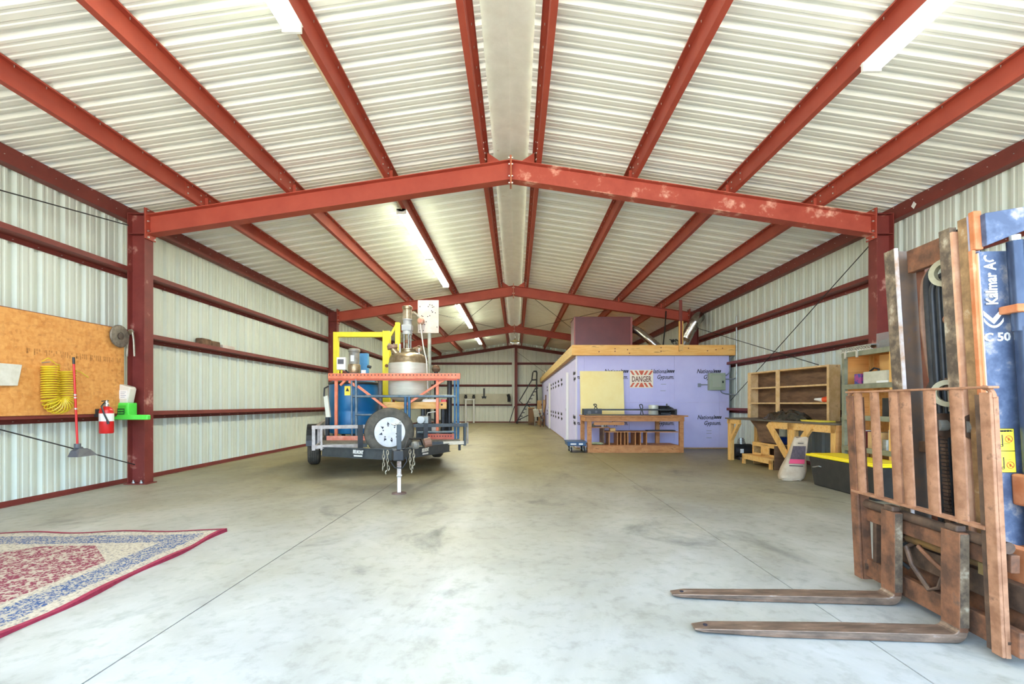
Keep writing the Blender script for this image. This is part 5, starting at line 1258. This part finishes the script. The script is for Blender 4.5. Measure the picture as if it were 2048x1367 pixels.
for dd, ox in ((28.0, 0), (28.6, 0)):
    off = Vector((0, dd - DL, 0))
    MB().bar(lp(1034, 843) * 1.0 + off, lp(1071, 776) + off, .05, .09, (0, 1, 0)).build('stringer', m_black, ld)
    MB().tube([lp(1046, 808) + off, lp(1039, 801) + off, lp(1064, 759) + off, lp(1066, 744) + off, lp(1068, 741.5) + off, lp(1073, 741.5) + off, lp(1074, 745) + off, lp(1073.5, 776) + off, lp(1077, 842) + off], .03, 8).build('handrail', m_black, ld, smooth=True)
    MB().tube([lp(1064, 759) + off, lp(1074, 758.5) + off], .025, 6).build('rail_bar', m_black, ld)
    MB().bar(lp(1052, 806) + off, lp(1068, 822) + off, .04, .04).build('strut', m_black, ld)
    MB().bar(lp(1036, 840) + off, lp(1078, 820) + off, .03, .03).build('strut', m_black, ld)
for k in range(10):
    p = lp(1035.5 + k * 3.9, 839 - k * 7.05); MB().box(p.x - .02, p.x + .18, 28.0, 28.6, p.z - .02, p.z + .02).build('tread', m_black, ld)
for px in (1034, 1077):
    for yy in (28.02, 28.58): p = lp(px, 843); MB().cyl((p.x, yy - .02, .07), (p.x, yy + .02, .07), .07, n=14).build('caster', m_dark, ld)
MB().bar(lp(1019, 844, 28.9), lp(1029, 812, 28.9), .05, .05).build('prop_pole', m_black, label='thin dark pole leaning on the end wall beside the centre post', cat='pole')
sinkt = thing('tub_sink', 'grey plastic tub sink on thin legs beside the purple room', 'sink', (1.2, 25.2, 0))
a, c = W(1067, 819, 25), W(1084, 833, 25)
b = MB(); tpz, btz = a.z, c.z
b.add([(a.x + .06, 25.05, btz), (c.x - .04, 25.05, btz), (c.x - .04, 25.45, btz), (a.x + .06, 25.45, btz), (a.x, 25, tpz), (c.x, 25, tpz), (c.x, 25.5, tpz), (a.x, 25.5, tpz)], [(3, 2, 1, 0), (0, 1, 5, 4), (1, 2, 6, 5), (2, 3, 7, 6), (3, 0, 4, 7)]).build('basin', M('grey_tub', (186, 182, 160), (198, 194, 174), scale=5, rough=.5), sinkt, solid=.02)
MB().tube([(a.x, 25, tpz), (c.x, 25, tpz), (c.x, 25.5, tpz), (a.x, 25.5, tpz)], .025, 6, closed=True).build('rim', m_cream, sinkt)
for xx in (a.x + .08, c.x - .06):
    for yy in (25.06, 25.44): MB().cyl((xx, yy, 0), (xx, yy, btz), .018, n=8).build('leg', m_zinc, sinkt)
MB().cyl(((a.x + c.x) / 2, 25.25, .3), ((a.x + c.x) / 2, 25.25, btz), .04, n=10).build('drain', m_dark, sinkt)
kb = thing('brown_cabinet', 'narrow brown cabinet behind the tub sink', 'cabinet', (.9, 26.2, 0))
a, c = W(1057, 816, 26), W(1067, 850, 26)
MB().box(a.x, c.x + .05, 26, 26.6, 0.03, a.z).build('carcass', m_ply, kb); MB().box(a.x - .02, c.x + .07, 25.98, 26.62, a.z, a.z + .03).build('top', m_woodx, kb)
MB().box(a.x + .04, c.x - .0, 25.98, 26, .2, a.z - .08).build('door', M('brown_door', (132, 98, 66), rough=.7), kb)
for (px0, px1, py0, py1, yy, lab) in ((1075, 1083, 800, 816, 26.4, 'tall tan cardboard box behind the tub sink, the one beside the brown cabinet'), (1087, 1096, 799, 817, 25.9, 'tan cardboard box behind the tub sink, tight against the purple room')):
    a, c = W(px0, py0, yy), W(px1, py1, yy); MB().box(a.x, min(c.x, 1.6), yy, yy + .3, 0, a.z).build('cardboard_box', m_card, label=lab, cat='box', bevel=.01)
bk = thing('parts_heap', 'dark tangle of small machine parts on the floor by the far sliding door', 'parts', (1.4, 23.4, 0))
for k in range(10):
    p = Vector((1.35 + random.uniform(-.12, .12), 23.5 + random.uniform(-.4, .6), .04 + k * .07)); q = p + Vector((random.uniform(-.15, .1), random.uniform(-.1, .2), random.uniform(.05, .3)))
    MB().cyl(p, q, .035, .02, 8).build('piece', m_black if k % 3 else m_rust, bk)
MB().tube([(1.38, 23.6, .05), (1.42, 23.6, .6), (1.5, 23.6, 1.2), (1.5, 23.6, 1.65)], .03, 8).build('bent_rod', m_rust, bk)
MB().tube([Vector((1.52, 27.0, 2.80)), Vector((1.50, 26.3, 2.93)), Vector((1.50, 25.4, 2.85)), Vector((1.53, 24.6, 2.98)), Vector((1.56, 24.2, 2.80))], .03, 8).build('hose_loop', m_cream, label='pale hose looped over the far end of the room fascia', cat='hose', smooth=True)
fx = W(1030, 680, 27.5); fp = thing('ridge_fan', 'small pale fan lamp hung under the ridge near the end wall', 'lamp', (fx.x, 27.5, fx.z))
MB().cyl((fx.x, 27.5, RIDGE), (fx.x, 27.5, fx.z), .03, n=8).build('stem', m_zinc, fp)
MB().lathe([(.05, .05), (.12, 0), (.3, -.08), (.32, -.1), (0, -.08)], fx, n=24).build('shade', M('amber_shade', (226, 214, 160), rough=.4), fp, smooth=True)
a, c = W(1821, 408, 6.5), None
p = WX(1828, 410, XC + 5.83); b = MB(); s_ = .045
b.add([p + Vector((-.004, 0, -s_ * 1.2)), p + Vector((-.004, s_, 0)), p + Vector((-.004, 0, s_ * 1.2)), p + Vector((-.004, -s_, 0))], [(0, 1, 2, 3)]).build('paper_tag', m_white, label='small white diamond tag stuck on the eave beam above the forklift', cat='tag', solid=.002)

# ------------------------------------------------------------------ forklift
FT = R(-4)
FL = thing('forklift', 'rusted blue forklift mast with load backrest and two long forks lying on the concrete', 'forklift', (2.26, 2.40, 0), FT)
def fb(T=None): return MB(T)
def fl(b, nm, mat, par=None, **k): return b.build(nm, mat, par or FL, local=True, **k)
def tiltb(p): return Vector((p.x - (p.z - .03) * .047, p.y, p.z))          # load backrest lean
def tiltm(p): return Vector((p.x - (p.z - .1) * .060, p.y, p.z))           # mast lean
# forks: shank + blade, heel rounded
def fork(y0, y1, lab):
    prof = [(0.0, .565), (.042, .565)]                     # shank top
    for k in range(9):
        a = math.pi / 2 * k / 8; prof.append((.042 - .06 + .06 * math.cos(a), .065 - .06 * math.sin(a)))
    prof += [(-.9, .004), (-1.26, .012), (-1.31, .018), (-1.31, .026), (-1.22, .034), (-.5, .047)]
    for k in range(5):
        a = math.pi / 2 * k / 4; prof.append((-.035 + .035 * math.sin(a), .05 + .035 * (1 - math.cos(a))))
    xt = -1.31
    b = MB(); n = len(prof)
    for i_, yy in enumerate((y0, y1)):
        pass
    v = []
    for yy in (y0, y1):
        for (x_, z_) in prof:
            tap = max(0, min(1, (-x_ - 1.12) / .19)); c_ = (y0 + y1) / 2
            v.append((x_, c_ + (yy - c_) * (1 - .42 * tap ** 1.6), z_))
    b.add(v, [tuple(range(n)), tuple(range(n, 2 * n))[::-1]] + [(i, (i + 1) % n, n + (i + 1) % n, n + i) for i in range(n)])
    o = fl(b, 'fork', m_forktine, bevel=.004, label=lab)
    return o
FK = []
for y0, y1, lab in ((-.015, .10, 'fork nearer the open end'), (.435, .55, 'fork farther from the open end')):
    o = fork(y0, y1, lab)
    fl(fb().box(-.0015, .043, y0 - .0015, y1 + .0015, .06, .566), 'rusty_shank', m_rust, o, bevel=.004)
    fl(fb().box(.0, .05, y0 + .02, y1 - .02, .565, .60), 'hook', m_rustdark, o, bevel=.008)
    fl(fb().box(.001, .043, y0 - .004, y0 - .0012, .085, .56), 'shank_side', m_mottle, o)
    fl(fb().cyl((-1.245, (y0 + y1) / 2, .033), (-1.245, (y0 + y1) / 2, .0365), .012, n=12), 'tip_hole', m_ink, o)
# carriage
XA = .07
fl(fb().cyl((.075, -.19, .545), (.075, .80, .545), .028, n=16), 'fork_shaft', m_rustdark, smooth=True)
fl(fb().box(.075, .115, -.20, .83, .43, .515), 'upper_bar', m_rust, bevel=.004)
fl(fb().box(.075, .12, -.24, .83, .05, .17), 'lower_bar', m_rust, bevel=.006)
fl(fb().box(.14, .20, -.27, .80, .235, .36), 'middle_bar', m_rustdark, bevel=.004)
fl(fb().box(.18, .25, -.33, .78, .06, .235), 'rear_lower_bar', m_rust, bevel=.006)
fl(fb().box(.19, .25, -.32, .0, .30, .52), 'rear_side_plate', m_orust, bevel=.004)
fl(fb().cyl((.135, .0, .415), (.135, .50, .40), .032, n=16), 'side_shift_cylinder', M('yellow_rust_cylinder', (134, 98, 52), (110, 80, 48), scale=12, rough=.5), smooth=True)
fl(fb().cyl((.135, .50, .40), (.135, .74, .395), .016, n=12), 'cylinder_rod', m_rustdark)
for y_ in (.72, .60, .17, -.12): fl(fb().box(.085, .115, y_, y_ + .035, .16, .44), 'carriage_web', m_rustdark if y_ > .5 else m_rust)
fl(fb().tube([(.12, .46, .37), (.07, .44, .36), (.06, .38, .27), (.07, .27, .17), (.1, .24, .19), (.12, .22, .3)], .014, 8), 'hydraulic_hose', m_rustdark, smooth=True)
fl(fb().tube([(.12, .40, .38), (.08, .36, .385), (.075, .24, .33), (.1, .15, .28)], .012, 8), 'hydraulic_hose', m_rust, smooth=True)
fl(fb().tube([(.13, .52, .36), (.07, .52, .33), (.07, .50, .26), (.11, .47, .22)], .012, 8), 'hydraulic_hose', m_dark, smooth=True)
fl(fb().box(.10, .14, -.09, .0, .36, .42), 'hose_block', M('brass_block', (138, 112, 66), (156, 130, 84), scale=14, rough=.5))
for y_, z_ in ((-.18, .10), (.80, .12)): fl(fb().cyl((.075, y_, z_), (.062, y_, z_), .022, n=6), 'bolt', m_rustdark)
# load backrest
def br(b, nm, mat=None, par=None, **k): return fl(b, nm, mat or m_rustlight, par, **k)
bk_ = 1.31
for y0, y1, mt_ in ((-.198, -.140, m_rustlight), (.80, .875, m_rust)):  # near upright lighter, far one darker: difference in lighting put into the colour
    br(fb(tiltb).box(.040, .056, y0, y1, .03, bk_ - .03), 'backrest_upright', mt_, bevel=.004)
br(fb(tiltb).box(.062, .075, -.140, -.092, .03, bk_ - .04), 'upright_flange', m_rustdark)
br(fb(tiltb).box(.056, .078, -.198, -.186, .03, bk_ - .05), 'upright_web', m_rustlight)
br(fb(tiltb).box(.058, .115, .80, .815, .03, bk_ - .04), 'upright_flange', m_rust)
br(fb(tiltb).box(.035, .085, -.20, .87, bk_ - .012, bk_), 'top_bar', m_rustlight, bevel=.004)
for y_, s in ((-.198, 1), (.875, -1)):
    pts = []
    for k in range(7):
        a = math.pi / 2 * k / 6; pts.append((.06, y_ + s * (.05 - .05 * math.cos(a)) + s * .003, bk_ - .056 + .05 * math.sin(a)))
    br(fb(tiltb).tube(pts, .012, 8), 'top_corner', m_rustlight, smooth=True)
br(fb(tiltb).box(.035, .085, -.14, .86, .615, .632), 'lower_crossbar', m_rustlight, bevel=.003)
for yc in (.765, .605, .435, .345, .170, .00):
    w_ = .037
    b = fb(tiltb); n = 6; v = []
    for z_ in (.632, bk_ - .012):
        for k in range(n + 1):
            u = -1 + 2 * k / n; v.append((.048 - .010 * (1 - u * u), yc + u * w_, z_))
        for k in range(n, -1, -1):
            u = -1 + 2 * k / n; v.append((.058 - .006 * (1 - u * u), yc + u * w_, z_))
    m_ = 2 * (n + 1)
    b.add(v, [(i, (i + 1) % m_, m_ + (i + 1) % m_, m_ + i) for i in range(m_)] + [tuple(range(m_))[::-1], tuple(range(m_, 2 * m_))])
    br(b, 'backrest_slat', m_rustlight, smooth=True)
# mast
def ms(b, nm, mat, par=None, **k): return fl(b, nm, mat, par, **k)
def MBm(): return fb(tiltm)
MT = 2.21
# far outer channel
ms(MBm().box(.225, .245, .585, .675, .08, MT), 'far_channel_flange', m_mottle, bevel=.003)
ms(MBm().box(.245, .40, .645, .675, .08, MT), 'far_channel_web', m_bluegrey)
ms(MBm().box(.225, .2455, .577, .585, .08, MT), 'flange_edge', M('bare_steel_edge', (206, 200, 196), (186, 150, 120), scale=10, rough=.4))
ms(MBm().box(.36, .42, .53, .60, .3, MT - .03), 'far_inner_channel', M('brown_channel', (120, 70, 50), (142, 92, 68), (96, 88, 86), scale=6, rough=.6), bevel=.004)
ms(MBm().box(.34, .362, .50, .53, .3, MT - .5), 'inner_edge', M('red_brown_edge', (166, 72, 50), rough=.5))
# near inner and outer channels
ms(MBm().box(.225, .26, .17, .245, .10, MT - .02), 'near_inner_flange', m_mottle, bevel=.003)
ms(MBm().box(.224, .268, .155, .17, .10, MT - .05), 'flange_edge', M('peach_edge', (226, 176, 138), (206, 150, 112), scale=10, rough=.6))
ms(MBm().box(.235, .27, .075, .135, .10, MT + .0), 'near_outer_flange', M('mottled_rust_flange', (126, 96, 62), (166, 128, 84), (196, 182, 150), scale=15, rough=.6, detail=9), bevel=.003)
ms(MBm().box(.233, .275, .058, .075, .10, MT), 'flange_edge', M('lilac_grey_edge', (150, 148, 172), (176, 166, 170), scale=10, rough=.5))
ms(MBm().box(.27, .30, .08, .24, MT - .32, MT - .03).box(.27, .30, .08, .24, .1, MT - .42), 'web_plate', m_black)
ms(MBm().box(.222, .262, .02, .055, MT - .19, MT + .01), 'top_lug', m_orust, bevel=.006)
ms(MBm().box(.212, .230, .03, .055, .10, MT - .19), 'side_plate', m_orust, bevel=.003)
ms(MBm().box(.229, .2355, .020, .034, .10, MT - .21), 'plate_edge', M('bright_peach_edge', (226, 176, 128), rough=.5))
ms(MBm().box(.2355, .56, .022, .05, .50, MT - .2), 'blue_side_panel', m_blueforge, bevel=.003)
ms(MBm().box(.2355, .56, .022, .05, .08, .50), 'rusty_panel_foot', m_orust)
# top cross plates
ms(MBm().prism([(.252, MT - .18), (.56, MT - .06), (.56, MT + .03), (.252, MT - .015)], 'y', -.01, .022), 'top_gusset_plate', m_blueforge, bevel=.004)
ms(MBm().box(.30, .34, .24, .585, MT - .16, MT - .02), 'top_crossmember', m_rust, bevel=.004)
ms(MBm().box(.30, .34, .24, .585, .92, .99), 'middle_crossmember', m_rustdark, bevel=.004)
ms(MBm().box(.28, .36, .12, .62, .12, .24), 'bottom_crossmember', m_rustdark, bevel=.004)
# lift cylinder beside the panel
ms(MBm().cyl((.366, -.03, MT - .62), (.366, -.03, MT - .17), .034, n=24), 'cylinder_rod_sleeve', m_cyl, smooth=True)
ms(MBm().cyl((.382, -.035, .15), (.382, -.035, MT - .60), .042, n=24), 'lift_cylinder', m_cyl, smooth=True)
ms(MBm().box(.31, .42, -.08, .02, MT - .53, MT - .49), 'cylinder_collar', m_orust, bevel=.006)
ms(MBm().cyl((.366, -.03, MT - .17), (.366, -.03, MT - .14), .022, n=12), 'rod_eye', m_bolt)
hb = ms(MBm().box(.318, .46, -.085, .022, .71, .87), 'tilt_bracket', m_orust, bevel=.012)
ms(MBm().box(.345, .43, -.09, -.083, .75, .83), 'bracket_slot', m_dark, hb)
# chains, hoses, pulleys in the middle
for y_, x_, r_, mt_, z0 in ((.47, .30, .013, M('brown_hose', (120, 84, 60), (136, 100, 76), scale=10, rough=.6), 1.22), (.43, .29, .019, m_dark, .4), (.395, .29, .017, m_black, .4), (.36, .30, .015, m_black, .5), (.325, .31, .012, m_black, .6)):
    top = 2.03 if y_ > .4 else 1.97
    pts = [(x_, y_ - .05 * (y_ > .46), z0), (x_, y_, 1.45), (x_, y_ + (.03 if y_ > .46 else 0), 1.75), (x_, y_, top - .06), (x_ + .02, y_ - .03, top), (x_ + .05, y_ - .08, top + .02)]
    q = []
    for i in range(len(pts) - 1):
        for k in range(6): q.append(Vector(pts[i]).lerp(Vector(pts[i + 1]), k / 6))
    q.append(Vector(pts[-1]))
    for _ in range(3): q = [q[0]] + [(q[i - 1] + 2 * q[i] + q[i + 1]) / 4 for i in range(1, len(q) - 1)] + [q[-1]]
    b = MBm(); b.tube(q, r_, 10); ms(b, 'hydraulic_hose', mt_, smooth=True)
ms(MBm().lathe([(.05, -.02), (.078, -.02), (.062, -.006), (.062, .006), (.078, .02), (.05, .02), (.05, -.02)], (.28, .275, 1.97), (1, .5, 0), 28, False), 'hose_pulley', M('cream_pulley', (170, 160, 128), (150, 140, 108), scale=9, rough=.5), smooth=True)
ms(MBm().lathe([(.05, -.02), (.078, -.02), (.062, -.006), (.062, .006), (.078, .02), (.05, .02), (.05, -.02)], (.28, .31, 1.285), (1, .8, 0), 28, False), 'hose_pulley', M('cream_pulley', None), smooth=True)
ms(MBm().prism([(.27, 1.30), (.50, 1.30), (.46, 1.36), (.34, 1.375)], 'x', .29, .31), 'pulley_guard', m_rustdark)
ms(MBm().box(.30, .34, .28, .40, 1.18, 1.36), 'pulley_plate', M('rusty_cream_plate', (170, 148, 116), (190, 170, 136), scale=12, rough=.6))
for yc in (.345, .165):
    ms(MBm().lathe([(0, -.02), (.07, -.02), (.07, .02), (0, .02)], (.27, yc, 1.10), (0.0, 1, 0), 24), 'chain_sheave', m_rustdark, smooth=True)
    ms(MBm().lathe([(.02, -.024), (.035, -.024), (.035, .024), (.02, .024)], (.25, yc - .005, 1.10), (1, 0, 0), 14), 'sheave_pin', m_graymotor)
for k in range(34):
    z_ = 1.15 - k * .022
    ms(MBm().box(.255, .27, .325 + (.004 if k % 2 else 0), .365 - (.004 if k % 2 else 0), z_, z_ + .017), 'lift_chain_link', m_rustdark)
ms(MBm().cyl((.31, .27, .14), (.31, .27, 1.2), .042, n=18), 'centre_cylinder', m_black, smooth=True)
ms(MBm().box(.26, .31, .11, .2, .84, .92), 'roller_block', m_graymotor, bevel=.01)
ms(MBm().box(.28, .32, .20, .52, .30, .50), 'carriage_plate', m_rustdark)
ms(MBm().cyl((.26, .215, 1.70), (.26, .26, 1.70), .03, n=14), 'hose_clip', m_rust)
# lettering and warning label on the panel (panel faces world -y)
Mw = MW[FL.name]
def pw(x_, z_, y_=.020): return Mw @ tiltm(Vector((x_, y_, z_)))
lx = (pw(1, 1) - pw(0, 1)).normalized(); lz = (pw(.3, 2) - pw(.3, 1)).normalized()
text('Kalmar AC', 'lettering', m_white, FL, .080, pw(.287, 1.862), lz, -lx, 0, .002, fit=.255)
def flat(poly, nm, mat, y_=.0205):
    b = MB(); n = len(poly); v = [pw(x_, z_, y_) for x_, z_ in poly] + [pw(x_, z_, y_ + .0015) for x_, z_ in poly]
    b.add(v, [tuple(range(n)), tuple(range(n, 2 * n))[::-1]] + [(i, (i + 1) % n, n + (i + 1) % n, n + i) for i in range(n)]); return b.build(nm, mat, FL)
# double chevron K mark
cx0, cw, cz0 = .240, .095, 1.675
flat([(cx0, cz0 + .028), (cx0 + cw * .45, cz0 - .012), (cx0 + cw, cz0 + .046), (cx0 + cw, cz0 + .016), (cx0 + cw * .5, cz0 - .04), (cx0, cz0 + .004)], 'chevron_mark', m_white)
arc = [(cx0 + cw * k / 10, cz0 - .008 - .040 * math.sin(math.pi * k / 10) ** .8) for k in range(11)]
arc2 = [(cx0 + cw * k / 10, cz0 - .026 - .034 * math.sin(math.pi * k / 10) ** .8) for k in range(10, -1, -1)]
flat(arc + arc2, 'arc_mark', m_white)
text('C 50', 'lettering', m_white, FL, .060, pw(.298, 1.566), lx, lz, 0, .0015, fit=.130)
sx0, sx1, sz0, sz1 = .262, .350, .872, 1.10
flat([(sx0, sz0), (sx1, sz0), (sx1, sz1), (sx0, sz1)], 'warning_sticker', M('sticker_border', (60, 48, 24), rough=.5), .0205)
flat([(sx0 + .003, sz0 + .003), (sx1 - .003, sz0 + .003), (sx1 - .003, .982), (sx0 + .003, .982)], 'sticker_face', m_stick, .0195)
flat([(sx0 + .003, .986), (sx1 - .003, .986), (sx1 - .003, sz1 - .003), (sx0 + .003, sz1 - .003)], 'sticker_face', m_stick, .0195)
text('WARNING', 'sticker_lettering', m_ink, FL, .013, pw(.309, 1.086, .0185), lx, lz, 0, .0004)
flat([(.267, 1.079), (.281, 1.079), (.274, 1.093)], 'warning_triangle', m_ink, .0188)
for z_ in (1.045, .93):
    ring = [pw(0.3210 + .017 * math.cos(k * .3142), z_ + (.0 if z_ > 1 else -.018) + .017 * math.sin(k * .3142), .0185) for k in range(20)]
    MB().tube(ring, .0017, 5, closed=True).build('prohibition_ring', m_signo, FL)
    zc_ = z_ + (.0 if z_ > 1 else -.018)
    MB().bar(pw(0.3090, zc_ + .011, .0185), pw(0.3330, zc_ - .011, .0185), .002, .003).build('prohibition_bar', m_signo, FL)
    flat([(0.3170, zc_ - .009), (0.3230, zc_ - .009), (0.3260, zc_), (0.3220, zc_ + .009), (0.3160, zc_ + .003)], 'figure_mark', M('orange_brown', (170, 100, 30), rough=.5), .0188)
    flat([(0.2880, z_ - .036), (0.2930, z_ - .036), (0.2930, z_ + .022), (0.2880, z_ + .022)], 'mast_mark', m_ink, .0188)
    ring = [pw(0.2850 + .006 * math.cos(k * .5236), z_ - .034 + .006 * math.sin(k * .5236), .0185) for k in range(12)]
    MB().tube(ring, .0014, 5, closed=True).build('wheel_mark', m_ink, FL)
    flat([(0.2960, zc_ - .024), (0.3260, zc_ - .024), (0.3260, zc_ - .0225), (0.2960, zc_ - .0225)] if z_ > 1 else [(0.2960, zc_ + .026), (0.3260, zc_ + .026), (0.3260, zc_ + .0275), (0.2960, zc_ + .0275)], 'fork_mark', m_ink, .0188)
